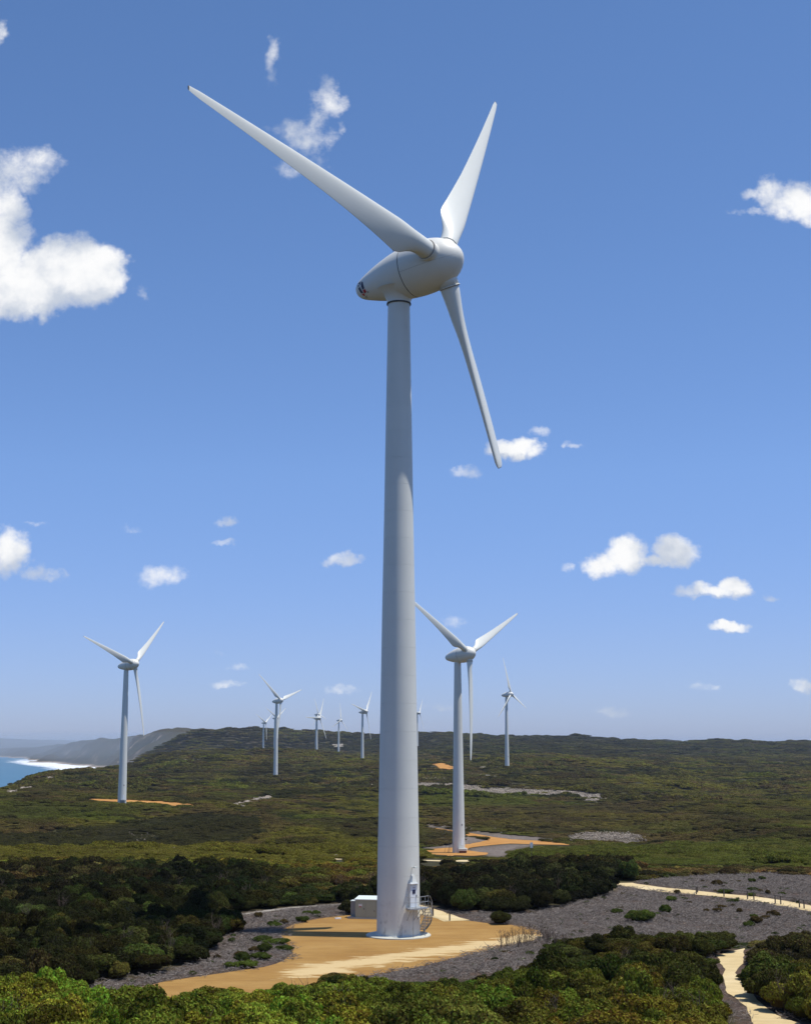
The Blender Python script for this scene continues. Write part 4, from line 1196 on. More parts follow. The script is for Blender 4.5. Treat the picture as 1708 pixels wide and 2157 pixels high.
def tint_at(x, y, px, py, D):
    n = len(x); n1_ = fbm(x/14, y/20, 3, 61); n2_ = fbm(x/60, y/110, 3, 67); n3_ = RNG.random(n)
    def C(k): return np.array(GREENS[k])[None]
    t = C('dull')*(1-sstep(.35, .65, n2_))[:, None]+C('olive')*sstep(.35, .65, n2_)[:, None]
    w = (sstep(.50, .70, n1_)*np.where(D > 240, .9, 1))[:, None]; t = t*(1-w)+C('brown')*w
    w = (sstep(.60, .72, fbm(x/35, y/50, 3, 71))*.8)[:, None]; t = t*(1-w)+C('bright')*w
    w = (sstep(.56, .7, fbm(x/25, y/30, 3, 73))*.75)[:, None]; t = t*(1-w)+C('dark')*w
    w = (sstep(.52, .66, fbm(x/(10+D*.012), y/(9+D*.03), 3, 79))*.6*(D > 235))[:, None]; t = t*(1-w)+(C('dark')*.5+C('brown')*.35)*w
    def zone(poly, key, k=1.0, dlo=0, dhi=1e9):
        nonlocal t
        m = (pip(poly, px, py) & (D > dlo) & (D < dhi)).astype(float)*k; m = m[:, None]; t = t*(1-m)+C(key)*m
    # broad colour zones of the heath, and a slope tinted as cloud-shaded
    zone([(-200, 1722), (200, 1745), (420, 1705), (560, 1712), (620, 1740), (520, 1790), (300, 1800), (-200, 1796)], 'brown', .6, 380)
    zone([(-200, 1745), (60, 1760), (250, 1735), (420, 1712), (540, 1722), (560, 1760), (420, 1795), (-200, 1798)], 'dark', .72, 380)  # darkness of a cloud shadow put into the left slope's tint
    zone([(-200, 1783), (900, 1778), (900, 1850), (500, 1862), (-200, 1835)], 'olive', .78, 210, 420)
    zone([(1080, 1782), (1300, 1782), (1708, 1770), (1900, 1790), (1900, 1832), (1080, 1820)], 'bright', .6, 240, 480)
    zone([(880, 1664), (1100, 1680), (1150, 1700), (900, 1705)], 'bright', .7, 500)
    zone([(-100, 1688), (420, 1700), (200, 1728), (-100, 1722)], 'bright', .45, 500)
    zone([(880, 1700), (1500, 1690), (1500, 1750), (900, 1755)], 'brown', .45, 500)
    zone([(-400, 1555), (2000, 1540), (2000, 1592), (1200, 1592), (400, 1575), (-400, 1600)], 'dark', .45, 2000)
    zone([(-400, 1815), (380, 1828), (520, 1885), (640, 1885), (860, 1880), (860, 1925), (500, 1945), (470, 2010), (300, 2075), (-400, 2130)], 'dark', .86, 104, 235)
    zone([(-100, 1838), (260, 1842), (330, 1870), (120, 1880), (-100, 1870)], 'brown', .35, 150, 235)
    zone([(860, 1800), (1340, 1800), (1320, 1880), (1200, 1925), (860, 1935)], 'dark', .85, 140, 245)
    zone([(900, 1800), (1340, 1802), (1340, 1835), (900, 1850)], 'brown', .4, 170, 245)
    zone([(700, 1990), (1800, 1960), (1800, 2110), (1500, 2140), (1150, 2110), (700, 2110)], 'dark', .68, 88, 165)
    zone([(1560, 1960), (1900, 1960), (1900, 2060), (1600, 2040)], 'brown', .35, 100, 165)
    fgm = (D < 104)
    wl = (1-sstep(820, 1120, px))*fgm*(1-sstep(2150, 2152, -py+4302)*0)
    k = (fgm & (px < 1150)).astype(float)*(.95-.55*sstep(560, 1150, px)); k = k[:, None]; t = t*(1-k)+C('fg')*k
    k = (fgm & (px >= 700) & (px < 1100)).astype(float)*(.5)*(n1_ < .55); k = k[:, None]; t = t*(1-k)+C('fgd')*k
    k = (fgm & (px >= 1080) & (D < 84)).astype(float)[:, None]*.75; t = t*(1-k)+C('olive')*k*.9
    n4_ = RNG.random(n); hv_ = RNG.random(n)
    vr_ = np.where(D > 240, .26, .55); t = t*(1.03-vr_/2+vr_*n3_)[:, None]
    warm = ((hv_ < .22) & (D < 240))[:, None]; t = np.where(warm, t*np.array([[1.2, .96, .9]]), t)
    lush = ((hv_ > .80) & (D < 240))[:, None]; t = np.where(lush, t*np.array([[.88, 1.10, .9]]), t)
    m_ = ((px < 520) & (D > 104) & (D < 235) | (px > 860) & (px < 1330) & (D > 150) & (D < 235))[:, None]; t = np.where(m_, t*(.62+.75*(n4_ > .72)[:, None]), t)
    pick = ((n4_ < .12) & (D < 235))[:, None]; t = np.where(pick, t*.45, t)
    pick = ((n4_ > .90) & (D < 235) & (D > 104))[:, None]; t = np.where(pick, t*1.7+.003, t)
    return t


def scatter_ok(x, y, px, py, D, pad=0.0):
    bad = (in_any([PAD_P], px, py) | in_any(MULCH, px, py)) & (D < 260)
    bad |= in_any([PATH1, VERGE1], px, py) & (D < 160)
    bad |= (pip(PATH1, px-5, py) | pip(PATH1, px+5, py)) & (D < 160)
    bad |= in_any([T3TRACK, T3BACK]+T3MULCH, px, py) & (D > 380) & (D < 700)
    bad |= in_any([T2TRACK], px, py) & (D > 550) & (D < 900)
    bad |= in_any([RSTRIP], px, py) & (D > 600) & (D < 1400) & (fbm(x/6, y/12, 3, 81) < .74)
    bad |= in_any([RMOUND], px, py) & (D > 380) & (D < 700)
    bad |= in_any([ORANGE3]+FARPATCH, px, py) & (D > 800)
    for (L, w), ex in zip(LINES, (.9, 1.0, .6, .3)): bad |= (line_dist(L, x, y) < w+ex-.6)
    bad |= np.hypot(x-TX, y-TY) < 9
    for (hub, n, tw, tl) in TINFO[1:]: bad |= np.hypot(x-tw[0], y-tw[1]) < 3.5
    return ~bad


UPBAND = [(q_[0], q_[1]-4) for q_ in UPATH]+[(q_[0], q_[1]+5) for q_ in UPATH][::-1]
KEEP = [(PAD_P, 104), (PATH1, 130), ([(886, 1807), (928, 1807), (928, 1817), (886, 1818)], 262), ([(962, 1810), (985, 1808), (992, 1812), (964, 1818)], 262), ([(707, 1807), (722, 1806), (721, 1813), (708, 1813)], 262), (UPBAND, 185), (T3TRACK, 520), (T3BACK, 560), (T3MULCH[0], 480), (T3MULCH[2], 440), (T2TRACK, 640), (ORANGE3, 1200), (RSTRIP, 800), (RMOUND, 470)] + [(m_, 120) for m_ in MULCH]
for L_, w_ in LINES[:2]:
    pass
FGTOP = np.array([(-200, 2045), (0, 2044), (100, 2038), (200, 2046), (225, 2058), (300, 2066), (420, 2072), (560, 2070), (680, 2060), (700, 2046), (740, 2042), (770, 2052), (850, 2060), (930, 2056), (1000, 2052), (1060, 2040), (1110, 2012), (1150, 1988), (1230, 1962),
                  (1300, 1955), (1400, 1952), (1480, 1950), (1530, 1962), (1556, 1985), (1575, 1985), (1600, 1978), (1660, 1962), (1720, 1955), (1900, 1945)])


def clip_height(x, y, z, h, D, px):
    '''keep shrubs from standing in front of the open ground that the place shows behind them'''
    h = h.copy()
    lim = np.interp(px, FGTOP[:, 0], FGTOP[:, 1])
    zone_ = D < np.where(px > 1080, 142, np.where(px > 460, 118, 104))
    b_ = (CY-lim)/FPX; tn = (math.sin(PITCH)+b_*math.cos(PITCH))/(math.cos(PITCH)-b_*math.sin(PITCH))
    hl = (CAMZ+y*tn-z)/.95*(.80+.22*np.random.default_rng(5).random(len(x)))
    h = np.where(zone_, np.minimum(h, np.maximum(hl, 0.0)), h)
    for f_ in (1.0, .75, .5):
        bad = np.zeros(len(x), bool)
        for (poly, dmax) in KEEP:
            for q in (.2, .4, .6, .8, 1.0):
                for off in ((-1.15, -.6, 0.0, .6, 1.15) if poly is PATH1 else (-.9, 0.0, .9)):
                    a, b = proj(x+off, y, z+h*q*1.0); bad |= pip(poly, a, b) & (D < dmax) & ((D > 106) | (b < lim) | (px > 1480))
        bad |= h < .3
        if f_ > .6: h = np.where(bad, h*.62, h)
        else: h = np.where(bad, 0.0, h)
    return h


def gen_ring(d0, d1, sp, azlim=.365, grow=0.0):
    """jittered points whose spacing is sp metres (plus grow per metre of distance)"""
    out_ = []; D = d0
    while D < d1:
        s = sp+grow*D; n = max(1, int(2*azlim*D/s))
        a = -azlim+(np.arange(n)+RNG.random(n))*2*azlim/n; dd = D+(RNG.random(n)-.5)*s*1.1
        out_.append(np.stack([a, dd, np.full(n, s)], 1)); D += s*.9
    q = np.concatenate(out_); return q[:, 1]*np.sin(q[:, 0]), q[:, 1]*np.cos(q[:, 0]), q[:, 2]


def prep(x, y, s):
    z = height(x, y); px, py = proj(x, y, z); D = np.hypot(x, y)
    cd = coast_dist(x, y)
    ok = scatter_ok(x, y, px, py, D) & (z > SEA+25) & (cd > 25)
    return x[ok], y[ok], z[ok], px[ok], py[ok], D[ok], s[ok]


# -- foreground shrubs: the nearest, largest 300 are things
x, y, s = gen_ring(63, 106, 1.75, .335)
x, y, z, px, py, D, s = prep(x, y, s)
r_ = 1.15+RNG.random(len(x))*.75; hgt = r_*(1.45+RNG.random(len(x))*.6)
hgt *= np.where((px > 1100) & (D < 84), .75, 1)
tt = tint_at(x, y, px, py, D)
vis = (px > -40) & (px < 1750) & (proj(x, y, z+hgt)[1] < 2190)
# keep the sight line to the sand path in the lower right free
hgt = clip_height(x, y, z, hgt, D, px)
r_ = np.where(hgt < 1.3, np.minimum(r_, 1.1), r_)
order = np.argsort(np.where(vis, D, 1e6))
first = [i for i in order if vis[i] and hgt[i] > .35][:290]; fs = set(first); rest = np.array([i for i in range(len(x)) if i not in fs and hgt[i] > .35])


PLACES = [(90, 'at the left edge'), (190, 'in the lower left corner'), (300, 'under the left turbine'), (430, 'where the gravel track disappears'), (560, 'below the curving track'), (680, 'below the gravel clearing'),
          (800, 'in line with the big tower'), (930, 'below the big tower stairs'), (1060, 'below the second turbine'), (1180, 'below the dry stalks'), (1320, 'right of the dry stalks'), (1450, 'well left of the winding path'), (1590, 'beside the winding path'), (9999, 'right of the winding path')]
def shrub_label(px_, D_, c, h, r):
    w = next(t_ for q, t_ in PLACES if px_ < q)
    g = 'yellow-green' if c[1] > .12 else ('mid green' if c[1] > .07 else 'dark green')
    depth = ['frontmost', 'second', 'third', 'fourth', 'rear'][int(np.clip((D_-66)/7.5, 0, 4))]
    sz = 'tall' if h > 2.7 else ('low' if h < 1.5 else ('wide' if r > 1.5 else 'narrow'))
    return f'{sz} {g} leafy shrub {w}, {depth} row', f'{sz} {g} shrubs {w}, {depth} row'


for c_, i in enumerate(first):
    k = int(RNG.integers(0, 5))
    root = empty('shrub', (x[i], y[i], z[i]-.08), RNG.uniform(0, 6.28)); lb, gr = shrub_label(px[i], D[i], tt[i], hgt[i], r_[i])
    tag(root, lb, 'shrub', gr)
    f_ = link('foliage', NEAR[k], root); f_.scale = (r_[i]*RNG.uniform(.95, 1.4), r_[i]*RNG.uniform(.85, 1.2), hgt[i]*RNG.uniform(.88, 1.0)); f_.rotation_euler = (RNG.uniform(-.12, .12), RNG.uniform(-.12, .12), 0); f_['tint'] = [float(q) for q in tt[i]]
    s_ = link('stem', STEM[k], root); s_.scale = (r_[i], r_[i], hgt[i])
    if c_ < 5: pass


def instancer(name, meshes, x, y, z, sx, sy, sz, tint, mat, label, rotz=None, tilt=None, pid=None):
    """one object whose geometry nodes place copies of the meshes at its vertices"""
    n = len(x)
    if n == 0: return
    me = bpy.data.meshes.new(name); me.vertices.add(n)
    me.vertices.foreach_set('co', np.stack([x, y, z], 1).astype(np.float32).ravel())
    a = me.attributes.new('iscale', 'FLOAT_VECTOR', 'POINT'); a.data.foreach_set('vector', np.stack([sx, sy, sz], 1).astype(np.float32).ravel())
    rot = np.zeros((n, 3)); rot[:, 2] = RNG.uniform(0, 6.283, n) if rotz is None else rotz
    if tilt is not None: rot[:, 0] = RNG.uniform(-tilt, tilt, n); rot[:, 1] = RNG.uniform(-tilt, tilt, n)
    a = me.attributes.new('irot', 'FLOAT_VECTOR', 'POINT'); a.data.foreach_set('vector', rot.astype(np.float32).ravel())
    a = me.attributes.new('tint', 'FLOAT_COLOR', 'POINT'); a.data.foreach_set('color', np.concatenate([tint, np.ones((n, 1))], 1).astype(np.float32).ravel())
    a = me.attributes.new('pid', 'INT', 'POINT'); a.data.foreach_set('value', (RNG.integers(0, len(meshes), n) if pid is None else pid).astype(np.int32))
    o = link(name, me); tag(o, label, kind='stuff')
    ng_ = bpy.data.node_groups.new(name, 'GeometryNodeTree')
    ng_.interface.new_socket('Geometry', in_out='INPUT', socket_type='NodeSocketGeometry'); ng_.interface.new_socket('Geometry', in_out='OUTPUT', socket_type='NodeSocketGeometry')
    N = ng_.nodes; Lk = ng_.links; gi = N.new('NodeGroupInput'); go = N.new('NodeGroupOutput'); J = N.new('GeometryNodeJoinGeometry')
    def attr(nm, typ):
        q = N.new('GeometryNodeInputNamedAttribute'); q.data_type = typ; q.inputs['Name'].default_value = nm; return q.outputs['Attribute']
    S_, R_, I_ = attr('iscale', 'FLOAT_VECTOR'), attr('irot', 'FLOAT_VECTOR'), attr('pid', 'INT')
    e2r = N.new('FunctionNodeEulerToRotation'); Lk.new(R_, e2r.inputs[0])
    for k, m_ in enumerate(meshes):
        po = bpy.data.objects.new(name+'_source', m_)       # data only, never linked to the scene
        oi = N.new('GeometryNodeObjectInfo'); oi.inputs['Object'].default_value = po; oi.inputs['As Instance'].default_value = True
        cm = N.new('FunctionNodeCompare'); cm.data_type = 'INT'; cm.operation = 'EQUAL'
        Lk.new(I_, cm.inputs[2]); cm.inputs[3].default_value = k
        ip = N.new('GeometryNodeInstanceOnPoints')
        Lk.new(gi.outputs[0], ip.inputs['Points']); Lk.new(oi.outputs['Geometry'], ip.inputs['Instance']); Lk.new(cm.outputs[0], ip.inputs['Selection'])
        Lk.new(e2r.outputs[0], ip.inputs['Rotation']); Lk.new(S_, ip.inputs['Scale']); Lk.new(ip.outputs[0], J.inputs[0])
    Lk.new(J.outputs[0], go.inputs[0])
    md = o.modifiers.new('scatter', 'NODES'); md.node_group = ng_
    return o


i = rest
instancer('foreground_scrub', NEAR, x[i], y[i], z[i]-.08, r_[i]*1.12, r_[i]*1.05, hgt[i], tt[i], M_LEAF, 'leafy green scrub behind and beside the front row of shrubs')

# -- scrub round the clearing, 100 to 250 m away
x, y, s = gen_ring(106, 262, 1.9, .335)
x, y, z, px, py, D, s = prep(x, y, s)
den = np.where((px > 860) & (px < 1345) & (D > 150) & (D < 232), 1.0, np.where((px < 560) & (D < 215), 1.0, .62))
den = np.where((px > 700) & (D < 165) & (D > 100), 1.0, den)
fade = 1-sstep(215, 262, D)
r_ = (1.2+RNG.random(len(x))*.8); hgt = r_*(1.0+.5*RNG.random(len(x)))*den*1.15*(1-.45*sstep(205, 255, D))
hgt = np.where((px > 1330) & (D > 190), hgt*.6, hgt)
hgt = clip_height(x, y, z, hgt, D, px); m = hgt > .3; x, y, z, px, py, D, s, r_, hgt = (q[m] for q in (x, y, z, px, py, D, s, r_, hgt))
tt = tint_at(x, y, px, py, D)
nearest = D < 160
for msk, MS, nm, lb in ((nearest, NEAR, 'dense_scrub', 'dark dense coastal scrub round the cleared ground'), (~nearest, MIDP, 'heath_scrub', 'dark and olive scrub beyond the clearing')):
    k_ = int(msk.sum()); instancer(nm, MS, x[msk], y[msk], z[msk]-.1, r_[msk]*RNG.uniform(.85, 1.4, k_), r_[msk]*RNG.uniform(.8, 1.2, k_), hgt[msk]*RNG.uniform(.75, 1.08, k_), tt[msk], M_LEAF, lb, tilt=.12)

# -- low heath, 250 m to 900 m
x, y, s = gen_ring(262, 900, 1.0, .335, .0034)
x, y, z, px, py, D, s = prep(x, y, s)
k = fbm(x/11, y/15, 3, 91)
hh = (.55+1.1*sstep(.42, .72, k))*(.88+.24*RNG.random(len(x)))
hh = clip_height(x, y, z, hh, D, px); m = hh > .25; x, y, z, px, py, D, s, hh = (q[m] for q in (x, y, z, px, py, D, s, hh))
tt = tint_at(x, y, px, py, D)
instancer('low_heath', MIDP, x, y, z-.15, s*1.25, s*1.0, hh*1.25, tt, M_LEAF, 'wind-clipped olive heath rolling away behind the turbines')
# -- far heath
x, y, s = gen_ring(900, 4300, .6, .335, .0052)
x, y, z, px, py, D, s = prep(x, y, s)
k = fbm(x/30, y/45, 3, 95)
hh = (1.0+2.4*sstep(.45, .75, k))*(.8+.4*RNG.random(len(x)))*(1+.4*sstep(2200, 3300, D))
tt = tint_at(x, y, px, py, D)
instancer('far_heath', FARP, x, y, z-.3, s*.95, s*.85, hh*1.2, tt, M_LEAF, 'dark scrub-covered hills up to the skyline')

# -- small green bushes regrowing on the cleared ground
def cr(cx, cy): return ((1420+cx*.2664)*.9109, (2020+cy*.2664)*.9109)
REG = [(*cr(225, 425), 2.0, 1.5), (*cr(490, 245), .85, .9), (*cr(445, 350), .95, 1.0), (*cr(925, 305), .8, .7), (*cr(890, 340), .7, .6), (*cr(795, 335), .6, .5), (*cr(970, 172), 1.3, .7),
       (*cr(895, 108), 1.0, .8), (*cr(1200, 155), .8, .8), (*cr(1195, 82), .8, .7), (*cr(1280, 60), .7, .7), (*cr(1190, 198), .7, .6), (*cr(1330, 182), .6, .6), (*cr(1500, 145), .5, .5),
       (*cr(1085, 350), .5, .7), (*cr(1225, 440), 1.0, 1.0), (*cr(1165, 465), .9, .7), (*cr(1380, 375), .9, .7), (*cr(1305, 392), .7, .6), (*cr(1210, 388), .6, .5), (*cr(1040, 255), .8, .6),
       (*cr(600, 230), .6, .5), (*cr(650, 265), .5, .4), (*cr(20, 350), .9, .9), (*cr(1265, 165), .5, .5), (*cr(545, 180), .5, .7), (*cr(1080, 80), .5, .5), (*cr(1450, 185), .7, .4)]
def cl2(cx, cy): return ((500+cx*.2342)*.9109, (2060+cy*.2342)*.9109)
REGL = [(*cl2(455, 505), 1.5, .7), (*cl2(600, 535), 1.5, .8), (*cl2(680, 590), 1.1, .5), (*cl2(500, 590), .8, 1.0), (*cl2(465, 612), .8, .8), (*cl2(395, 612), .8, .7), (*cl2(435, 680), 1.3, .8),
        (*cl2(265, 710), .9, .9), (*cl2(240, 655), .7, .8), (*cl2(320, 762), 1.1, .7), (*cl2(205, 760), .8, .6), (*cl2(130, 765), .7, .7), (*cl2(215, 405), .8, .7), (*cl2(580, 355), .9, .7), (*cl2(850, 310), 1.0, .7), (*cl2(670, 325), .8, .6),
        (*cl2(900, 235), .7, .6), (*cl2(980, 245), .7, .6), (*cl2(560, 350), .7, .8), (*cl2(420, 270), .7, .7)]
for (lst, w) in ((REG, 'on the grey cleared ground beside the right-hand path'), (REGL, 'on the grey ground left of the gravel clearing')):
    for j, (a, b, rr, hh_) in enumerate(lst):
        p = hit(a, b)
        if p is None: continue
        root = empty('small_bush', (p[0], p[1], p[2]-.05), RNG.uniform(0, 6.28))
        big_ = rr > 1.2; bc = RNG.random()
        w = ('near the narrow grey path' if b < 1953 else ('beside the dark scrub' if a < 535 else ('close to the gravel edge' if a > 600 or b < 2000 else 'near the curving track'))) if lst is REGL else ('beyond the pale path' if b < 1880 else ('right of the largest bush' if 1320 < a < 1500 and b > 1900 else ('between fence and winding path' if a > 1500 and b > 1925 else ('below the pale path' if a < 1500 else 'just below the timber fence'))))
        w += ' on grey cleared ground'
        tag(root, f"{'largest' if rr > 1.8 else ('spreading' if big_ else 'small')} {'green' if bc > .35 else 'brownish green'} bush regrowing {w}", 'bush', f"{'spreading' if big_ else 'small'} {'green' if bc > .35 else 'brownish'} bushes {w}")
        f_ = link('foliage', NEAR[j % 5], root); f_.scale = (rr, rr*.8, hh_)
        g_ = np.array(GREENS['fgd'])*(.8+.6*RNG.random()) if bc > .35 else np.array(GREENS['brown'])*.7
        f_['tint'] = [float(q) for q in g_]
        s_ = link('stem', STEM[j % 5], root); s_.scale = (rr*.8, rr*.8, hh_)

# ------------------------------------------------------------------ brushwood, stalks, rocks
def twig_mesh(seed, n=46, rad=1.2):
    rg_ = np.random.default_rng(seed); mb = MB()
    for k in range(n):
        a = rg_.uniform(0, 6.28); d_ = rad*math.sqrt(rg_.random()); L = rg_.uniform(.2, .75); h = rg_.uniform(0, .16); el = rg_.normal()*.28
        c = Vector((d_*math.cos(a), d_*math.sin(a), h+.03)); b = rg_.uniform(0, 3.14); v = Vector((math.cos(b)*math.cos(el), math.sin(b)*math.cos(el), math.sin(el)))*L/2
        if abs(v.z) > c.z: c.z = abs(v.z)
        mb.tube([c-v, c+v+Vector((0, 0, rg_.uniform(-.03, .05)))], rg_.uniform(.010, .028), 3, .008, cap=False)
    return mb.mesh('twigs', M_TWIG)
TW = [twig_mesh(400+k) for k in range(4)]
x, y, s = gen_ring(80, 232, 1.1, .335); z = height(x, y); px, py = proj(x, y, z); D = np.hypot(x, y)
near_path = pip(PATH1, px-44, py) | pip(PATH1, px+48, py) | pip(PATH1, px-15, py) | pip(PATH1, px+17, py)
m = (in_any(MULCH, px, py) | in_any([VERGE1], px, py) | (near_path & (D < 135))) & ~in_any([PAD_P, PATH1], px, py) & (np.hypot(x-TX, y-TY) > 8)
for (L, w) in LINES[:3]: m &= line_dist(L, x, y) > w+.1
for dx_ in (-34, -20, -8, 8, 20, 34): m &= ~(pip(PATH1, px+dx_, py) & (D < 135))
m &= RNG.random(len(x)) < .85
instancer('brushwood', TW, x[m], y[m], z[m], *(3*[.7+.6*RNG.random(m.sum())]), np.ones((m.sum(), 3)), M_TWIG, 'grey dead brushwood and mulch covering the cleared ground', tilt=.05)

TUFT = [shrub_mesh('tuft', 700+k, 420, .30, lumps=5, flat=.8, core=False) for k in range(3)]
x, y, s = gen_ring(98, 226, 1.25, .335); z = height(x, y); px, py = proj(x, y, z); D = np.hypot(x, y)
m = in_any(MULCH, px, py) & ~in_any([PAD_P, PATH1], px, py) & (np.hypot(x-TX, y-TY) > 8)
for (L, w) in LINES[:3]: m &= line_dist(L, x, y) > w*.6
m &= RNG.random(len(x)) < np.where(fbm(x/5, y/6, 3, 88) > .56, .55, .10)
n_m = int(m.sum()); ws = .12+.38*RNG.random(n_m)**2
tc_ = np.where((RNG.random(n_m) < .6)[:, None], np.array([[.055, .068, .016]]), np.array([[.075, .052, .026]]))*(.6+.8*RNG.random(n_m))[:, None]
instancer('weeds', TUFT, x[m], y[m], z[m]-.02, ws, ws, ws*(.5+.5*RNG.random(n_m)), tc_, M_LEAF, 'small tufts of green and brown weeds dotted over the cleared ground')


def stalk_mesh(seed):
    rg_ = np.random.default_rng(seed); mb = MB()
    for k in range(9):
        a = rg_.uniform(0, 6.28); d_ = rg_.uniform(.1, .35); top = Vector((d_*math.cos(a), d_*math.sin(a), rg_.uniform(.6, 1.1)))
        mb.tube([(0, 0, -.05), top*.55+Vector((0, 0, .05)), top], .009, 4, .004, cap=False)
        for q in range(3):
            b = top*rg_.uniform(.5, .95); mb.tube([b, b+Vector((rg_.normal()*.12, rg_.normal()*.12, .2))], .008, 3, .004, cap=False)
    return mb.mesh('branches', simple('dry_stalk', (.10, .07, .05), .9, var=.3))
SK = [stalk_mesh(500+k) for k in range(3)]
for j in range(26):
    a = 1052+random.random()*95 if j < 18 else 1145+random.random()*70; b = 1990+random.random()*16-(a-1052)*.12 if j < 18 else 1985+random.random()*18
    p = hit(a, b)
    if p is None: continue
    o = link('dead_shrub', SK[j % 3], None, tuple(p)); sc_ = random.uniform(.8, 1.5); w_ = ('taller' if sc_ > 1.15 else 'lower', 'against the gravel clearing' if a < 1100 else ('at the clearing tip' if a < 1147 else 'on the grey ground past the clearing')); o.scale = (sc_, sc_, sc_*1.15); o.rotation_euler = (0, 0, random.random()*6)
    tag(o, f'{w_[0]} dry leafless brown shrub {w_[1]}', 'dead shrub', f'{w_[0]} dry leafless shrubs {w_[1]}')


x, y, s = gen_ring(68, 175, 4.2, .335); z = height(x, y); px, py = proj(x, y, z); D = np.hypot(x, y)
m = scatter_ok(x, y, px, py, D) & (RNG.random(len(x)) < .20); hb_ = clip_height(x, y, z, np.full(len(x), 2.3), D, px); m &= hb_ > 1.2
n_m = int(m.sum()); ws = hb_[m]*(.85+.25*RNG.random(n_m))
instancer('bare_branches', SK, x[m], y[m], z[m], ws*.8, ws*.8, ws, np.ones((n_m, 3)), M_TWIG, 'bare dead branches poking out of the shrubs')


def rock_mesh(seed):
    rg_ = np.random.default_rng(seed)
    import bmesh
    bm = bmesh.new(); bmesh.ops.create_icosphere(bm, subdivisions=2, radius=1)
    for v in bm.verts:
        n_1 = Vector(v.co); k = 1+.35*math.sin(n_1.x*3.1+seed)*math.cos(n_1.y*2.7+seed*.7)+rg_.uniform(-.14, .14)
        v.co = Vector((n_1.x*k, n_1.y*k*.8, n_1.z*k*.62))
    me = bpy.data.meshes.new('rock'); bm.to_mesh(me); bm.free(); me.materials.append(M_ROCK); return me
RK = [rock_mesh(600+k) for k in range(4)]
def rock_zone(name, poly, dlo, dhi, n, r0, r1, label, lift=0.0, keep=1.0):
    xs = [q[0] for q in poly]; ys = [q[1] for q in poly]
    P = []
    tries = 0
    c = [hit(a, b) for a, b in poly]; c = np.array([q for q in c if q is not None])
    mn, mx = c[:, :2].min(0)-3, c[:, :2].max(0)+3
    X_ = RNG.uniform(mn[0], mx[0], n*8); Y_ = RNG.uniform(mn[1], mx[1], n*8); Z_ = height(X_, Y_); a, b = proj(X_, Y_, Z_); D_ = np.hypot(X_, Y_)
    m = pip(poly, a, b) & (D_ > dlo) & (D_ < dhi); m &= (fbm(X_/8, Y_/14, 3, 77) < keep)
    i_ = np.nonzero(m)[0][:n]
    X_, Y_, Z_ = X_[i_], Y_[i_], Z_[i_]; k = len(i_)
    s_ = r0+(r1-r0)*RNG.random(k)**2.2
    if k: instancer(name, RK, X_, Y_, Z_+lift*RNG.random(k), s_, s_, s_*.8, np.ones((k, 3)), M_ROCK, label, tilt=.5)
rock_zone('rock_rubble', RSTRIP, 600, 1400, 4200, .25, .85, 'long pale band of limestone rubble on the heath behind the second turbine', .4, .85)
rock_zone('rock_heap', RMOUND, 380, 700, 2600, .12, .42, 'low grey heap of broken rock at the end of the orange track', 1.8, 1.0)
SPOTS = [(405, 1601, 22, 5, 60, 1.3), (385, 1607, 14, 3, 30, 1.2), (352, 1612, 10, 3, 16, 1.0), (560, 1634, 14, 2, 24, 1.0), (250, 1607, 5, 3, 8, 2.0), (240, 1639, 50, 10, 50, .7), (140, 1620, 40, 4, 20, .8),
         (90, 1620, 16, 2, 14, 1.2), (300, 1760, 50, 10, 50, .35), (330, 1774, 60, 14, 50, .3), (590, 1738, 12, 5, 14, .5), (480, 1600, 12, 5, 10, 1.0), (1130, 1604, 30, 3, 50, .9), (1000, 1742, 110, 10, 90, .35), (1120, 1735, 60, 8, 50, .35),
         (905, 1640, 30, 4, 40, .7), (780, 1655, 18, 8, 30, .7), (740, 1660, 20, 6, 18, .6), (470, 1570, 20, 4, 12, 1.4), (1062, 1610, 40, 2.5, 40, .6), (1020, 1631, 40, 3, 40, .6), (700, 1805, 30, 3, 20, .3), (30, 1690, 30, 5, 10, .4)]
XS, YS, ZS, SS = [], [], [], []
for (a, b, w, h, n, sz) in SPOTS:
    for k in range(n):
        p = hit(a+random.gauss(0, w*.5), b+random.gauss(0, h*.5))
        if p is None: continue
        XS.append(p[0]); YS.append(p[1]); ZS.append(p[2]+.2); SS.append(sz*random.uniform(.4, 1.2))
for (L, w) in RLINES:
    for k in range(150):
        j = random.randrange(len(L)-1); t = random.random(); q = L[j]*(1-t)+L[j+1]*t
        XS.append(q[0]+random.gauss(0, w*.5)); YS.append(q[1]+random.gauss(0, w*.5)); ZS.append(H(XS[-1], YS[-1])+.25); SS.append(random.uniform(.4, 1.3))
XS, YS, ZS, SS = map(np.array, (XS, YS, ZS, SS))
instancer('scattered_rocks', RK, XS, YS, ZS, SS, SS, SS*.8, np.ones((len(XS), 3)), M_ROCK, 'pale limestone outcrops and stones scattered over the heath', tilt=.5)

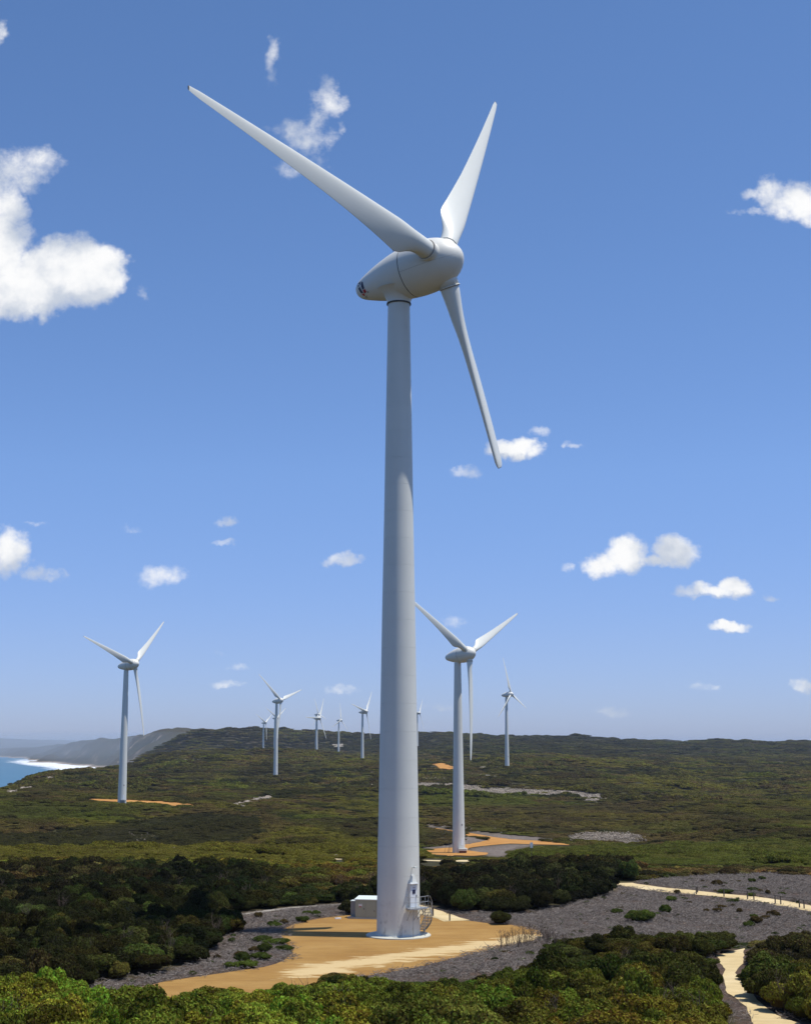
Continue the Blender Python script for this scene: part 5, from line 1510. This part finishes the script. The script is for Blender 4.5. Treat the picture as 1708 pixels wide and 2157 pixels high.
# ------------------------------------------------------------------ haze and sea spray
m_h = bpy.data.materials.new('haze'); m_h.use_nodes = True; t = NT(m_h.node_tree); t.n.clear()
oo = t.node('ShaderNodeOutputMaterial'); pv = t.node('ShaderNodeVolumePrincipled'); pv.inputs['Density'].default_value = 3.8e-5; pv.inputs['Color'].default_value = (.72, .84, 1, 1)
pv.inputs['Anisotropy'].default_value = .0
t.l.new(pv.outputs[0], oo.inputs['Volume'])
mb = MB(); mb.box((0, 0, (SEA-8+112)/2), (84000, 84000, 112-(SEA-8))); o = mb.build('haze', m_h, sharp=False); tag(o, 'thin blue haze over sea and hills', kind='stuff')

m_s = bpy.data.materials.new('sea_spray'); m_s.use_nodes = True; t = NT(m_s.node_tree); t.n.clear()
oo = t.node('ShaderNodeOutputMaterial'); pv = t.node('ShaderNodeVolumePrincipled'); pv.inputs['Density'].default_value = 1.1e-4; pv.inputs['Color'].default_value = (.72, .86, 1, 1)
t.l.new(pv.outputs[0], oo.inputs['Volume'])
for (sx0, sy0, ra, rb, hz_, rot_) in ((-2350, 9300, 1500, 4700, 80, .42), (-820, 4700, 420, 1300, 66, .3)):
    mb = MB(); nn = 24
    V = [(math.cos(2*math.pi*j/nn)*math.sin(math.pi*i/10)*ra, math.sin(2*math.pi*j/nn)*math.sin(math.pi*i/10)*rb, math.cos(math.pi*i/10)*hz_) for i in range(11) for j in range(nn)]
    mb.add(V, [(i*nn+j, (i+1)*nn+j, (i+1)*nn+(j+1) % nn, i*nn+(j+1) % nn) for i in range(10) for j in range(nn)])
    o = mb.build('sea_spray', m_s, sharp=False); o.location = (sx0, sy0, SEA+hz_+1); o.rotation_euler = (0, 0, rot_)
    tag(o, 'white mist of sea spray drifting over the surf along the far cliffs', kind='stuff')
for (hub, n, tw, tl), T_ in zip(TINFO, TURB): print('BASE', [round(float(q), 1) for q in proj(tw[0], tw[1], H(tw[0], tw[1]))], T_[5][:40])
print('TRIS', sum(len(o.data.polygons)*2 for o in SC.objects if o.type == 'MESH' and o.data.users == 1), 'objects', len(SC.objects))
